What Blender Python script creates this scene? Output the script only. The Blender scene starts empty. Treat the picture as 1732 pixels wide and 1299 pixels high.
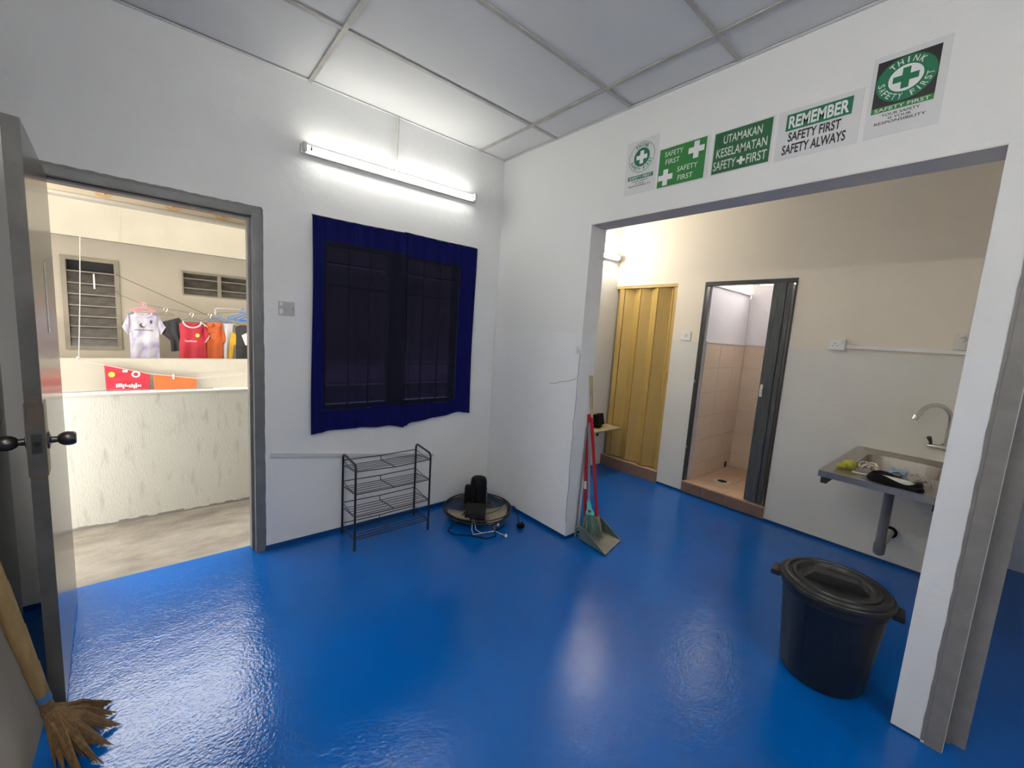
import bpy, bmesh, math, random
from mathutils import Vector, Matrix
random.seed(7)
sc = bpy.context.scene
COL = sc.collection
PI = math.pi

# ------------------------------------------------------------------ camera
cam_d = bpy.data.cameras.new('camera')
cam_d.sensor_width = 36.0
cam_d.lens = 693.465 / 1732 * 36.0
cam_d.clip_start = 0.02
cam = bpy.data.objects.new('camera', cam_d)
COL.objects.link(cam)
R_ = Vector((0.76041503, -0.64615216, 0.0652408))
U_ = Vector((0.03246, 0.13814644, 0.98987974))
F_ = Vector((0.64862572, 0.75060172, -0.12602273))
cam.matrix_world = Matrix(((R_.x, U_.x, -F_.x, -2.19336), (R_.y, U_.y, -F_.y, -2.81008), (R_.z, U_.z, -F_.z, 1.47099), (0, 0, 0, 1)))
sc.camera = cam

# ------------------------------------------------------------------ world: overcast sky, and exposure
w = bpy.data.worlds.new('overcast_sky')
sc.world = w
w.use_nodes = True
bg = w.node_tree.nodes['Background']
bg.inputs[0].default_value = (1.0, 0.975, 0.93, 1)
bg.inputs[1].default_value = 3.7
sc.view_settings.view_transform = 'Standard'
sc.view_settings.look = 'None'
sc.view_settings.gamma = 1.0
sc.view_settings.use_curve_mapping = False
sc.view_settings.exposure = 1.55

TUBE_MAIN, TUBE_KITCHEN, FILL_LEFT, FILL_REAR, FILL_SIDE = 9.5, 40.0, 46.0, 48.0, 9.0  # left, rear and side strengths drive added fill lights

# ------------------------------------------------------------------ materials
MATS = {}
def mat(name, col, rough=0.6, var=0.06, scale=6.0, bump=0.0, bscale=60.0, metal=0.0, coat=0.0, coat_rough=0.1,
        spec=0.5, stretch=(1, 1, 1), col2=None, thr=None, bdist=0.01, coat_ior=1.5, alpha=None, emis=None, strength=0.0):
    if name in MATS: return MATS[name]
    m = bpy.data.materials.new(name); MATS[name] = m
    m.use_nodes = True
    nt = m.node_tree; N = nt.nodes; L = nt.links
    p = N['Principled BSDF']
    p.inputs['Roughness'].default_value = rough
    p.inputs['Metallic'].default_value = metal
    p.inputs['Specular IOR Level'].default_value = spec
    p.inputs['Coat Weight'].default_value = coat
    p.inputs['Coat Roughness'].default_value = coat_rough
    p.inputs['Coat IOR'].default_value = coat_ior
    tc = N.new('ShaderNodeTexCoord')
    mp = N.new('ShaderNodeMapping'); mp.inputs['Scale'].default_value = stretch
    L.new(tc.outputs['Object'], mp.inputs[0])
    nz = N.new('ShaderNodeTexNoise'); nz.inputs['Scale'].default_value = scale; nz.inputs['Detail'].default_value = 5
    L.new(mp.outputs[0], nz.inputs['Vector'])
    rp = N.new('ShaderNodeValToRGB')
    rp.color_ramp.elements[0].position = 0.3; rp.color_ramp.elements[1].position = 0.7
    if thr: rp.color_ramp.elements[0].position, rp.color_ramp.elements[1].position = thr
    a = tuple(max(0, c * (1 - var)) for c in col); b = tuple(min(1, c * (1 + var)) for c in col)
    if col2: a, b = col, col2
    rp.color_ramp.elements[0].color = (*a, 1); rp.color_ramp.elements[1].color = (*b, 1)
    L.new(nz.outputs['Fac'], rp.inputs[0])
    L.new(rp.outputs[0], p.inputs['Base Color'])
    if bump:
        n2 = N.new('ShaderNodeTexNoise'); n2.inputs['Scale'].default_value = bscale; n2.inputs['Detail'].default_value = 4
        L.new(mp.outputs[0], n2.inputs['Vector'])
        bp = N.new('ShaderNodeBump'); bp.inputs['Strength'].default_value = bump; bp.inputs['Distance'].default_value = bdist
        L.new(n2.outputs['Fac'], bp.inputs['Height'])
        L.new(bp.outputs[0], p.inputs['Normal'])
        if coat: L.new(bp.outputs[0], p.inputs['Coat Normal'])
    if alpha is not None: p.inputs['Alpha'].default_value = alpha
    if emis:
        p.inputs['Emission Color'].default_value = (*emis, 1); p.inputs['Emission Strength'].default_value = strength
    return m

def two_tone(name, lower, upper, zsplit, rough=0.7):
    """old paint above, newer paint below a brushed line at height zsplit (world metres)"""
    m = mat(name, lower, rough, 0.03, 3.0, 0.12, 45.0)
    nt = m.node_tree; N = nt.nodes; L = nt.links
    p = N['Principled BSDF']
    src = p.inputs['Base Color'].links[0].from_socket
    g = N.new('ShaderNodeNewGeometry'); s = N.new('ShaderNodeSeparateXYZ'); L.new(g.outputs['Position'], s.inputs[0])
    nz = N.new('ShaderNodeTexNoise'); nz.inputs['Scale'].default_value = 9; L.new(g.outputs['Position'], nz.inputs['Vector'])
    ma = N.new('ShaderNodeMath'); ma.operation = 'MULTIPLY_ADD'; ma.inputs[1].default_value = 0.03; L.new(nz.outputs['Fac'], ma.inputs[0]); L.new(s.outputs['Z'], ma.inputs[2])
    mr = N.new('ShaderNodeMapRange'); mr.inputs['From Min'].default_value = zsplit + 0.008; mr.inputs['From Max'].default_value = zsplit + 0.022
    L.new(ma.outputs[0], mr.inputs['Value'])
    mx = N.new('ShaderNodeMix'); mx.data_type = 'RGBA'
    L.new(mr.outputs[0], mx.inputs['Factor']); L.new(src, mx.inputs['A']); mx.inputs['B'].default_value = (*upper, 1)
    L.new(mx.outputs['Result'], p.inputs['Base Color'])
    return m

M_WALL = mat('white_emulsion', (0.74, 0.745, 0.74), 0.72, 0.035, 2.2, 0.16, 26.0)
M_WALLB = two_tone('white_emulsion_two_coats', (0.72, 0.735, 0.745), (0.715, 0.72, 0.715), 1.49)
M_KITCH = two_tone('kitchen_two_tone_paint', (0.66, 0.645, 0.60), (0.73, 0.66, 0.56), 1.49)
M_KITCHL = mat('kitchen_cream_paint', (0.70, 0.65, 0.58), 0.7, 0.03, 3, 0.1, 40)
M_TOILW = mat('toilet_lilac_white_paint', (0.78, 0.76, 0.80), 0.6, 0.02, 3)
M_PANEL = mat('ceiling_gypsum_panel', (0.66, 0.66, 0.65), 0.8, 0.03, 2.5, 0.05, 120)
M_TBAR = mat('aged_ceiling_grid_metal', (0.42, 0.40, 0.36), 0.5, 0.15, 12)
M_CREAM = mat('cream_exterior_plaster', (0.2960, 0.2760, 0.2280), 0.85, 0.06, 3, 0.2, 35)
M_CREAM2 = mat('old_cream_wall_plaster', (0.3200, 0.2840, 0.2240), 0.85, 0.05, 2, 0.15, 35)
M_PARAPET = mat('stained_parapet_plaster', (0.2080, 0.1960, 0.1680), 0.9, 0, 4.0, 0.25, 30, stretch=(5.5, 5.5, 1.1), col2=(0.3120, 0.3000, 0.2600), thr=(0.24, 0.44))
M_CONC = mat('wet_worn_concrete', (0.1520, 0.1320, 0.1080), 0.55, 0, 5, 0.35, 30, stretch=(1, 2.2, 1), col2=(0.2720, 0.2440, 0.2040), thr=(0.3, 0.7), spec=0.4)
M_GREYP = mat('grey_frame_gloss_paint', (0.15, 0.155, 0.155), 0.35, 0.15, 10, 0.1, 60)
M_GREYW = mat('grey_brushed_paint_edge', (0.15, 0.155, 0.155), 0.5, 0.2, 14)
M_GREYF = mat('warm_grey_frame_paint', (0.20, 0.19, 0.18), 0.45, 0.12, 14, 0.1, 60)
M_LEAF = mat('door_leaf_grey_gloss_paint', (0.085, 0.082, 0.074), 0.3, 0.12, 5, 0.05, 12, spec=0.3, coat=0.4, coat_rough=0.13, coat_ior=1.5, stretch=(3, 3, 0.5))
M_EDGE = mat('worn_door_edge_paint', (0.065, 0.065, 0.063), 0.55, 0, 7, 0.2, 40, col2=(0.12, 0.118, 0.112), thr=(0.45, 0.75), stretch=(1, 1, 0.8))
M_BARE = mat('bare_brown_wood_patch', (0.10, 0.075, 0.055), 0.7, 0.25, 20)
M_BRONZE = mat('tarnished_bronze_plate', (0.22, 0.18, 0.12), 0.45, 0.2, 20, metal=0.7)
M_KNOB = mat('dark_pewter_metal', (0.10, 0.095, 0.09), 0.32, 0.1, 20, metal=0.85)
M_BLACK = mat('black_plastic', (0.006, 0.006, 0.007), 0.5, 0.15, 20, spec=0.12)
M_BLACKM = mat('black_painted_steel', (0.012, 0.012, 0.012), 0.35, 0.1, 20)
M_BIN = mat('black_bin_plastic', (0.011, 0.012, 0.014), 0.40, 0.25, 9, 0.08, 30)
M_WHITEP = mat('white_plastic', (0.72, 0.72, 0.70), 0.4, 0.02, 10)
M_OLDPL = mat('aged_cream_plastic', (0.62, 0.60, 0.55), 0.45, 0.03, 10)
M_GREYPL = mat('grey_switch_plastic', (0.46, 0.46, 0.47), 0.4, 0.03, 10)
M_STRIP = mat('pale_grey_trunking', (0.55, 0.56, 0.57), 0.5, 0.03, 10)
M_STEEL = mat('brushed_stainless_steel', (0.48, 0.45, 0.41), 0.30, 0.10, 30, metal=1.0, stretch=(1, 6, 1), bump=0.05, bscale=90)
M_CHROME = mat('dull_chrome', (0.60, 0.58, 0.55), 0.2, 0.05, 20, metal=1.0)
M_PVC = mat('grey_pvc_pipe', (0.16, 0.165, 0.18), 0.45, 0.06, 12)
M_YEL = mat('mustard_folding_door_plastic', (0.43, 0.29, 0.085), 0.42, 0.06, 4, 0.03, 90, stretch=(8, 8, 0.6))
M_YELF = mat('mustard_door_frame', (0.50, 0.33, 0.10), 0.45, 0.08, 12)
M_GFOLD = mat('grey_woodgrain_folding_door', (0.045, 0.05, 0.052), 0.42, 0, 10, 0.08, 40, stretch=(9, 9, 0.5), col2=(0.10, 0.105, 0.11), thr=(0.35, 0.7))
M_GFRAME = mat('dark_grey_metal_frame', (0.035, 0.038, 0.036), 0.4, 0.2, 20)
M_TILE = mat('beige_wall_tile_glaze', (0.74, 0.60, 0.48), 0.22, 0.04, 5, 0.02, 20)
M_GROUT = mat('pale_tile_grout', (0.60, 0.50, 0.41), 0.85, 0.06, 20)
M_FTILE = mat('peach_floor_tile', (0.55, 0.37, 0.24), 0.35, 0.08, 6)
M_STILE = mat('brown_step_tile', (0.20, 0.125, 0.09), 0.45, 0.12, 9)
M_DARK = mat('dark_void_paint', (0.01, 0.01, 0.01), 0.8, 0.1, 5)
M_LOUV = mat('grimy_louvre_glass', (0.0240, 0.0208, 0.0176), 0.22, 0, 4, col2=(0.0960, 0.0840, 0.0760), thr=(0.35, 0.8), stretch=(1.5, 1, 3))
M_LOUVF = mat('weathered_window_frame', (0.1760, 0.1520, 0.1080), 0.6, 0.12, 10)
M_RUST = mat('rust_brown_stain', (0.34, 0.22, 0.11), 0.9, 0.3, 25)
M_ROPE = mat('white_nylon_rope', (0.2880, 0.2840, 0.2680), 0.7, 0.05, 40)
M_WIRE = mat('dark_grey_cable', (0.12, 0.11, 0.10), 0.6, 0.1, 30)
M_RED = mat('red_jersey_cloth', (0.2880, 0.0048, 0.0176), 0.75, 0.12, 8, 0.1, 60)
M_ORG = mat('orange_shirt_cloth', (0.3680, 0.0680, 0.0080), 0.75, 0.1, 8, 0.1, 60)
M_YCL = mat('yellow_shirt_cloth', (0.4000, 0.2320, 0.0096), 0.75, 0.1, 8)
M_WCL = mat('white_shirt_cloth', (0.3840, 0.3760, 0.3920), 0.75, 0.04, 8)
M_LIL = mat('lilac_marbled_jersey_cloth', (0.2000, 0.1760, 0.3040), 0.75, 0, 9, col2=(0.3680, 0.3560, 0.4000), thr=(0.33, 0.56), stretch=(1.4, 1, 0.8))
M_BCL = mat('black_shirt_cloth', (0.013, 0.013, 0.014), 0.8, 0.2, 8, 0.1, 60)
M_INK = mat('black_print_ink', (0.02, 0.018, 0.02), 0.5, 0.05, 10)
M_GREEN = mat('green_print_ink', (0.012, 0.16, 0.075), 0.35, 0.04, 10)
M_GREEN2 = mat('leaf_green_print_ink', (0.03, 0.20, 0.045), 0.35, 0.04, 10)
M_GREEN3 = mat('forest_green_print_ink', (0.022, 0.115, 0.045), 0.35, 0.04, 10)
M_PAPER = mat('laminated_white_paper', (0.62, 0.63, 0.64), 0.3, 0.02, 8)
M_LAMIN = mat('laminate_film_border', (0.58, 0.59, 0.60), 0.25, 0.03, 8)
M_INKW = mat('white_print', (0.72, 0.73, 0.73), 0.4, 0.02, 8)
M_GREENW = mat('pale_print_text', (0.62, 0.66, 0.60), 0.4, 0.02, 8)
M_PINK = mat('pink_hanger_plastic', (0.75, 0.22, 0.30), 0.4, 0.05, 10)
M_BLUEH = mat('blue_hanger_plastic', (0.03, 0.16, 0.48), 0.4, 0.05, 10)
M_REDST = mat('red_broom_handle', (0.42, 0.012, 0.02), 0.35, 0.1, 8)
M_GREYST = mat('grey_metal_stick', (0.28, 0.28, 0.30), 0.4, 0.05, 8, metal=0.4)
M_TURQ = mat('turquoise_plastic', (0.06, 0.48, 0.42), 0.4, 0.05, 8)
M_BRIST = mat('greyed_green_bristles', (0.11, 0.19, 0.16), 0.7, 0.3, 40, stretch=(3, 3, 0.5))
M_BRIST2 = mat('tan_bristles', (0.34, 0.29, 0.20), 0.7, 0.3, 40)
M_PAN = mat('grey_green_dustpan_plastic', (0.08, 0.12, 0.115), 0.5, 0.15, 10)
M_PANF = mat('dusty_pan_floor', (0.20, 0.18, 0.15), 0.7, 0.2, 12)
M_STRAW = mat('straw_broom_sheath', (0.235, 0.155, 0.062), 0.65, 0.2, 18, 0.2, 60, stretch=(3, 3, 0.6))
M_FIBRE = mat('brown_coir_fibre', (0.15, 0.088, 0.036), 0.7, 0.35, 30, stretch=(2, 2, 2))
M_BLUET = mat('blue_tape', (0.04, 0.14, 0.32), 0.5, 0.1, 10)
M_BOARD = mat('beige_leaning_panel', (0.33, 0.285, 0.22), 0.75, 0.10, 4, 0.15, 30)
M_PLY = mat('pale_plywood', (0.42, 0.33, 0.19), 0.6, 0.15, 8, stretch=(1, 6, 1))
M_BLADE = mat('smoky_beige_fan_blade', (0.42, 0.37, 0.28), 0.35, 0.1, 6)
M_SPONGE = mat('yellow_green_sponge', (0.42, 0.40, 0.06), 0.9, 0.2, 40, 0.4, 60)
M_BROWNC = mat('brown_white_cord', (0.30, 0.16, 0.12), 0.6, 0, 60, col2=(0.7, 0.66, 0.6), thr=(0.4, 0.55))
M_LBLUE = mat('pale_blue_cloth', (0.25, 0.42, 0.60), 0.8, 0.1, 12)
M_CRACK = mat('dark_crack', (0.10, 0.10, 0.10), 0.9, 0.2, 20)
M_GOLDC = mat('gold_crest_print', (0.75, 0.40, 0.03), 0.5, 0.1, 10)
M_STONE = mat('dull_galvanised_conduit', (0.60, 0.60, 0.57), 0.5, 0.05, 10)
M_SOFFIT = mat('lilac_grey_soffit_paint', (0.66, 0.62, 0.58), 0.7, 0.04, 4)
M_TANB = mat('tan_beam_plaster', (0.3200, 0.2640, 0.1840), 0.85, 0.08, 5, 0.15, 30)

def emitter(name, col, s):
    return mat(name, (0.9, 0.9, 0.9), 0.4, 0.0, emis=col, strength=s)

# blue epoxy floor: gloss coat over brushed relief
def floor_material():
    m = mat('blue_gloss_floor_paint', (0.0, 0.092, 0.385), 0.45, 0.13, 1.3, 0.0, coat=0.95, coat_rough=0.08, coat_ior=1.5, spec=0.0)
    nt = m.node_tree; N = nt.nodes; L = nt.links; p = N['Principled BSDF']
    g = N.new('ShaderNodeNewGeometry')
    a = N.new('ShaderNodeTexNoise'); a.inputs['Scale'].default_value = 9; a.inputs['Detail'].default_value = 3
    b = N.new('ShaderNodeTexNoise'); b.inputs['Scale'].default_value = 85; b.inputs['Detail'].default_value = 3
    for n in (a, b): L.new(g.outputs['Position'], n.inputs['Vector'])
    b1 = N.new('ShaderNodeBump'); b1.inputs['Strength'].default_value = 0.22; b1.inputs['Distance'].default_value = 0.012
    b2 = N.new('ShaderNodeBump'); b2.inputs['Strength'].default_value = 0.34; b2.inputs['Distance'].default_value = 0.004
    L.new(a.outputs['Fac'], b1.inputs['Height']); L.new(b.outputs['Fac'], b2.inputs['Height']); L.new(b1.outputs[0], b2.inputs['Normal'])
    L.new(b2.outputs[0], p.inputs['Coat Normal']); L.new(b1.outputs[0], p.inputs['Normal'])
    return m
M_FLOOR = floor_material()
M_SKIRT = mat('blue_skirting_paint', (0.0, 0.045, 0.20), 0.35, 0.15, 8)

def see_through(name, col, t, rough=0.6, tint=(1, 1, 1), gloss=False, trans=0.0):
    """fabric or glass: part transparent, part surface"""
    m = bpy.data.materials.new(name); m.use_nodes = True; MATS[name] = m
    nt = m.node_tree; N = nt.nodes; L = nt.links
    p = N['Principled BSDF']; out = N['Material Output']
    p.inputs['Roughness'].default_value = rough
    if rough > .65: p.inputs['Specular IOR Level'].default_value = 0.1
    nz = N.new('ShaderNodeTexNoise'); nz.inputs['Scale'].default_value = 30
    rp = N.new('ShaderNodeValToRGB'); rp.color_ramp.elements[0].color = (*[c * .85 for c in col], 1); rp.color_ramp.elements[1].color = (*col, 1)
    tcn = N.new('ShaderNodeTexCoord'); L.new(tcn.outputs['Object'], nz.inputs['Vector'])
    L.new(nz.outputs['Fac'], rp.inputs[0]); L.new(rp.outputs[0], p.inputs['Base Color'])
    tr = N.new('ShaderNodeBsdfTransparent'); tr.inputs[0].default_value = (*tint, 1)
    mx = N.new('ShaderNodeMixShader'); mx.inputs[0].default_value = t
    L.new(p.outputs[0], mx.inputs[1]); L.new(tr.outputs[0], mx.inputs[2]); L.new(mx.outputs[0], out.inputs[0])
    return m
M_CURT = see_through('navy_sheer_curtain', (0.032, 0.034, 0.058), 0.58, 0.9, tint=(0.085, 0.085, 0.27))
M_HEM = mat('navy_curtain_hem', (0.006, 0.008, 0.075), 0.9, 0.15, 14, 0.15, 90, spec=0.05, stretch=(3, 1, 0.6))
M_PANE = see_through('smoked_louvre_pane', (0.02, 0.02, 0.022), 0.55, 0.15, tint=(0.50, 0.46, 0.44))
M_PANE2 = see_through('frosted_louvre_pane', (0.08, 0.08, 0.085), 0.6, 0.35, tint=(0.60, 0.56, 0.60))
M_WRAP = see_through('clear_plastic_wrap', (0.55, 0.52, 0.48), 0.55, 0.15)
M_GUARD = see_through('dark_mesh_cover', (0.03, 0.03, 0.03), 0.6, 0.5, tint=(0.9, 0.9, 0.9))

# ------------------------------------------------------------------ mesh helpers
WP = {}                                  # world position of each object's origin
def P3(v): return Vector(v)
def wpos(o): return WP[o.name] if o is not None else Vector((0, 0, 0))

class MB:
    def __init__(s): s.bm = bmesh.new()
    def box(s, x0, x1, y0, y1, z0, z1, mtx=None):
        v = [s.bm.verts.new((x, y, z)) for x in (x0, x1) for y in (y0, y1) for z in (z0, z1)]
        for f in ((0, 1, 3, 2), (4, 6, 7, 5), (0, 4, 5, 1), (2, 3, 7, 6), (0, 2, 6, 4), (1, 5, 7, 3)):
            s.bm.faces.new([v[i] for i in f])
        if mtx: bmesh.ops.transform(s.bm, matrix=mtx, verts=v)
        return s
    def hull8(s, bot, top):
        v = [s.bm.verts.new(p) for p in list(bot) + list(top)]
        n = len(bot)
        s.bm.faces.new(v[:n][::-1]); s.bm.faces.new(v[n:])
        for i in range(n): s.bm.faces.new((v[i], v[(i + 1) % n], v[n + (i + 1) % n], v[n + i]))
        return s
    def tube(s, pts, r, n=10, closed=False, caps=True):
        pts = [Vector(p) for p in pts]
        rs = r if isinstance(r, (list, tuple)) else [r] * len(pts)
        rings = []; up = None
        m = len(pts)
        for i, p in enumerate(pts):
            if closed: t = (pts[(i + 1) % m] - pts[i - 1])
            else: t = pts[min(i + 1, m - 1)] - pts[max(i - 1, 0)]
            if t.length < 1e-9: t = Vector((0, 0, 1))
            t.normalize()
            if up is None:
                up = Vector((0, 0, 1)) if abs(t.z) < 0.9 else Vector((1, 0, 0))
            a = t.cross(up)
            if a.length < 1e-6: a = t.cross(Vector((0, 1, 0)))
            a.normalize(); b = a.cross(t).normalized(); up = b
            rings.append([s.bm.verts.new(p + rs[i] * (math.cos(2 * PI * k / n) * a + math.sin(2 * PI * k / n) * b)) for k in range(n)])
        rng = range(m if closed else m - 1)
        for i in rng:
            q = rings[(i + 1) % m]
            for k in range(n):
                s.bm.faces.new((rings[i][k], rings[i][(k + 1) % n], q[(k + 1) % n], q[k]))
        if caps and not closed:
            s.bm.faces.new(rings[0][::-1]); s.bm.faces.new(rings[-1])
        return s
    def lathe(s, prof, c, axis='z', n=32, mtx=None):
        """prof: list of (radius, height)"""
        rings = []; allv = []
        for r, h in prof:
            if r < 1e-6:
                v = s.bm.verts.new((0, 0, h)); rings.append([v]); allv.append(v)
            else:
                rg = [s.bm.verts.new((r * math.cos(2 * PI * k / n), r * math.sin(2 * PI * k / n), h)) for k in range(n)]
                rings.append(rg); allv += rg
        for i in range(len(rings) - 1):
            a, b = rings[i], rings[i + 1]
            for k in range(n):
                k2 = (k + 1) % n
                if len(a) == 1 and len(b) == 1: continue
                if len(a) == 1: s.bm.faces.new((a[0], b[k], b[k2]))
                elif len(b) == 1: s.bm.faces.new((a[k], a[k2], b[0]))
                else: s.bm.faces.new((a[k], a[k2], b[k2], b[k]))
        rot = {'z': Matrix(), 'x': Matrix.Rotation(PI / 2, 4, 'Y'), 'y': Matrix.Rotation(-PI / 2, 4, 'X')}[axis]
        bmesh.ops.transform(s.bm, matrix=Matrix.Translation(Vector(c)) @ (mtx or rot), verts=allv)
        return s
    def poly(s, pts, d):
        """prism from a polygon of 3-D points, extruded by vector d"""
        d = Vector(d); a = [s.bm.verts.new(p) for p in pts]; b = [s.bm.verts.new(Vector(p) + d) for p in pts]
        n = len(a)
        s.bm.faces.new(a[::-1]); s.bm.faces.new(b)
        for i in range(n): s.bm.faces.new((a[i], a[(i + 1) % n], b[(i + 1) % n], b[i]))
        return s
    def grid(s, f, nu, nv):
        v = [[s.bm.verts.new(f(i / nu, j / nv)) for j in range(nv + 1)] for i in range(nu + 1)]
        for i in range(nu):
            for j in range(nv): s.bm.faces.new((v[i][j], v[i + 1][j], v[i + 1][j + 1], v[i][j + 1]))
        return v
    def build(s, name, m, parent=None, smooth=False, bevel=0.0, recalc=True, origin=None, solid=0.0):
        bm = s.bm
        if bevel: bmesh.ops.bevel(bm, geom=list(bm.edges), offset=bevel, segments=2, affect='EDGES', profile=0.7)
        if recalc: bmesh.ops.recalc_face_normals(bm, faces=list(bm.faces))
        co = [v.co for v in bm.verts]
        lo = Vector((min(c.x for c in co), min(c.y for c in co), min(c.z for c in co)))
        hi = Vector((max(c.x for c in co), max(c.y for c in co), max(c.z for c in co)))
        ctr = Vector(origin) if origin else Vector(((lo.x + hi.x) / 2, (lo.y + hi.y) / 2, lo.z))
        bmesh.ops.translate(bm, verts=list(bm.verts), vec=-ctr)
        me = bpy.data.meshes.new(name); bm.to_mesh(me); bm.free()
        if smooth:
            me.polygons.foreach_set('use_smooth', [True] * len(me.polygons))
            try: me.set_sharp_from_angle(angle=math.radians(40))
            except Exception: pass
        me.materials.append(m)
        return link(name, me, ctr, parent, solid)

def link(name, me, ctr, parent=None, solid=0.0):
    o = bpy.data.objects.new(name, me); COL.objects.link(o)
    o.location = Vector(ctr) - wpos(parent)
    if parent is not None: o.parent = parent
    WP[o.name] = Vector(ctr)
    if solid:
        md = o.modifiers.new('thickness', 'SOLIDIFY'); md.thickness = solid; md.offset = 0
    return o

def tag(o, label, cat, group=None, kind=None):
    o['label'] = label; o['category'] = cat
    if group: o['group'] = group
    if kind: o['kind'] = kind
    return o
def thing(name, loc, label, cat, group=None, kind=None):
    o = bpy.data.objects.new(name, None); COL.objects.link(o); o.location = loc
    o.empty_display_size = 0.1
    WP[o.name] = Vector(loc)
    return tag(o, label, cat, group, kind)

def holed(axis, a0, a1, u0, u1, z0, z1, holes):
    """wall slab with rectangular openings; axis 'y' = slab between y a0..a1 spanning x"""
    us = sorted({u0, u1, *[h[0] for h in holes], *[h[1] for h in holes]})
    b = MB()
    for i in range(len(us) - 1):
        ua, ub = us[i], us[i + 1]; mid = (ua + ub) / 2
        segs = [(z0, z1)]
        for h in holes:
            if h[0] < mid < h[1]:
                ns = []
                for s0, s1 in segs:
                    if h[2] > s0: ns.append((s0, min(h[2], s1)))
                    if h[3] < s1: ns.append((max(h[3], s0), s1))
                segs = ns
        for s0, s1 in segs:
            if s1 - s0 > 1e-4:
                if axis == 'y': b.box(ua, ub, a0, a1, s0, s1)
                else: b.box(a0, a1, ua, ub, s0, s1)
    return b

# text helpers -------------------------------------------------------
def text_mesh(body, bold=0.0, shear=0.0):
    cu = bpy.data.curves.new('t', 'FONT'); cu.body = body; cu.size = 1.0; cu.offset = bold; cu.shear = shear; cu.resolution_u = 3
    ob = bpy.data.objects.new('t', cu); COL.objects.link(ob)
    dg = bpy.context.evaluated_depsgraph_get()
    me = bpy.data.meshes.new_from_object(ob.evaluated_get(dg))
    bpy.data.objects.remove(ob); bpy.data.curves.remove(cu)
    vs = [(v.co.x, v.co.y) for v in me.vertices]; fs = [tuple(p.vertices) for p in me.polygons]
    bpy.data.meshes.remove(me)
    return vs, fs
def add_text(b, body, u0, v0, u1, v1, mp, bold=0.0, shear=0.0):
    vs, fs = text_mesh(body, bold, shear)
    a0 = min(v[0] for v in vs); a1 = max(v[0] for v in vs); c0 = min(v[1] for v in vs); c1 = max(v[1] for v in vs)
    nv = [b.bm.verts.new(mp(u0 + (x - a0) / (a1 - a0) * (u1 - u0), v0 + (y - c0) / (c1 - c0) * (v1 - v0))) for x, y in vs]
    for f in fs:
        try: b.bm.faces.new([nv[i] for i in f])
        except ValueError: pass
def arc_text(b, body, cu, cv, rad, h, a_start, a_end, mp, bold=0.02, outward=True, sx=1.0, wid=None):
    """letters set round a circle, from angle a_start to a_end (degrees, 90 = top)"""
    n = len(body)
    for i, ch in enumerate(body):
        if ch == ' ': continue
        a = math.radians(a_start + (a_end - a_start) * (i / (n - 1)))
        vs, fs = text_mesh(ch, bold)
        a0 = min(v[0] for v in vs); a1 = max(v[0] for v in vs); c0 = min(v[1] for v in vs); c1 = max(v[1] for v in vs)
        wv = wid or h * 0.75
        if ch == 'I': wv *= 0.3
        ux, uy = (math.sin(a), -math.cos(a)) if outward else (-math.sin(a), math.cos(a))
        vx, vy = (math.cos(a), math.sin(a)) if outward else (-math.cos(a), -math.sin(a))
        px, py = cu + sx * rad * math.cos(a), cv + rad * math.sin(a)
        nv = []
        for x, y in vs:
            p = ((x - a0) / (a1 - a0) - 0.5) * wv; q = ((y - c0) / (c1 - c0) - 0.5) * h
            nv.append(b.bm.verts.new(mp(px + p * ux + q * vx, py + p * uy + q * vy)))
        for f in fs:
            try: b.bm.faces.new([nv[k] for k in f])
            except ValueError: pass
def flat(b, pts, mp):
    b.bm.faces.new([b.bm.verts.new(mp(u, v)) for u, v in pts])
def rect(u0, v0, u1, v1): return [(u0, v0), (u1, v0), (u1, v1), (u0, v1)]
def cross(cu, cv, s, t):
    return [(cu - t, cv - s), (cu + t, cv - s), (cu + t, cv - t), (cu + s, cv - t), (cu + s, cv + t), (cu + t, cv + t), (cu + t, cv + s), (cu - t, cv + s), (cu - t, cv + t), (cu - s, cv + t), (cu - s, cv - t), (cu - t, cv - t)]
def disc(cu, cv, r, ry=None, n=40):
    ry = ry or r
    return [(cu + r * math.cos(2 * PI * i / n), cv + ry * math.sin(2 * PI * i / n)) for i in range(n)]
def ring(b, cu, cv, r0, r1, mp, n=48):
    a = [b.bm.verts.new(mp(cu + r0 * math.cos(2 * PI * i / n), cv + r0 * math.sin(2 * PI * i / n))) for i in range(n)]
    c = [b.bm.verts.new(mp(cu + r1 * math.cos(2 * PI * i / n), cv + r1 * math.sin(2 * PI * i / n))) for i in range(n)]
    for i in range(n): b.bm.faces.new((a[i], a[(i + 1) % n], c[(i + 1) % n], c[i]))

# ================================================================== THE SETTING
H = 2.844; D = 1.715; YK = 0.027; W1, W2 = -0.971, -2.743; T = 0.16; HL = 2.209; XL = -2.73; YR = -4.6; ST = 0.122
DC = 2.051
tag(MB().box(XL - .12, 2.56, YR - .12, 0.115, -0.12, 0.0).build('floor', M_FLOOR), 'glossy blue painted floor running through both rooms', 'floor', kind='structure')
tag(MB().box(-9, 7, 0.1155, 1.02, -0.12, -0.004).build('floor_corridor', M_CONC), 'worn grey-brown concrete floor of the outdoor corridor', 'floor', kind='structure')

# back wall with the entrance door and the curtained window
wb = holed('y', 0.0, 0.115, XL - .12, T, 0, 3.3, [(-2.635, -1.737, 0, 2.065), (-1.40, -0.37, 0.875, 1.975)])
wb.box(T, 2.56, YK, 0.115, 0, 3.3)
wall_back = tag(wb.build('wall_back', M_WALL), 'white plastered wall with the entrance door and curtained window', 'wall', kind='structure')
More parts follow.
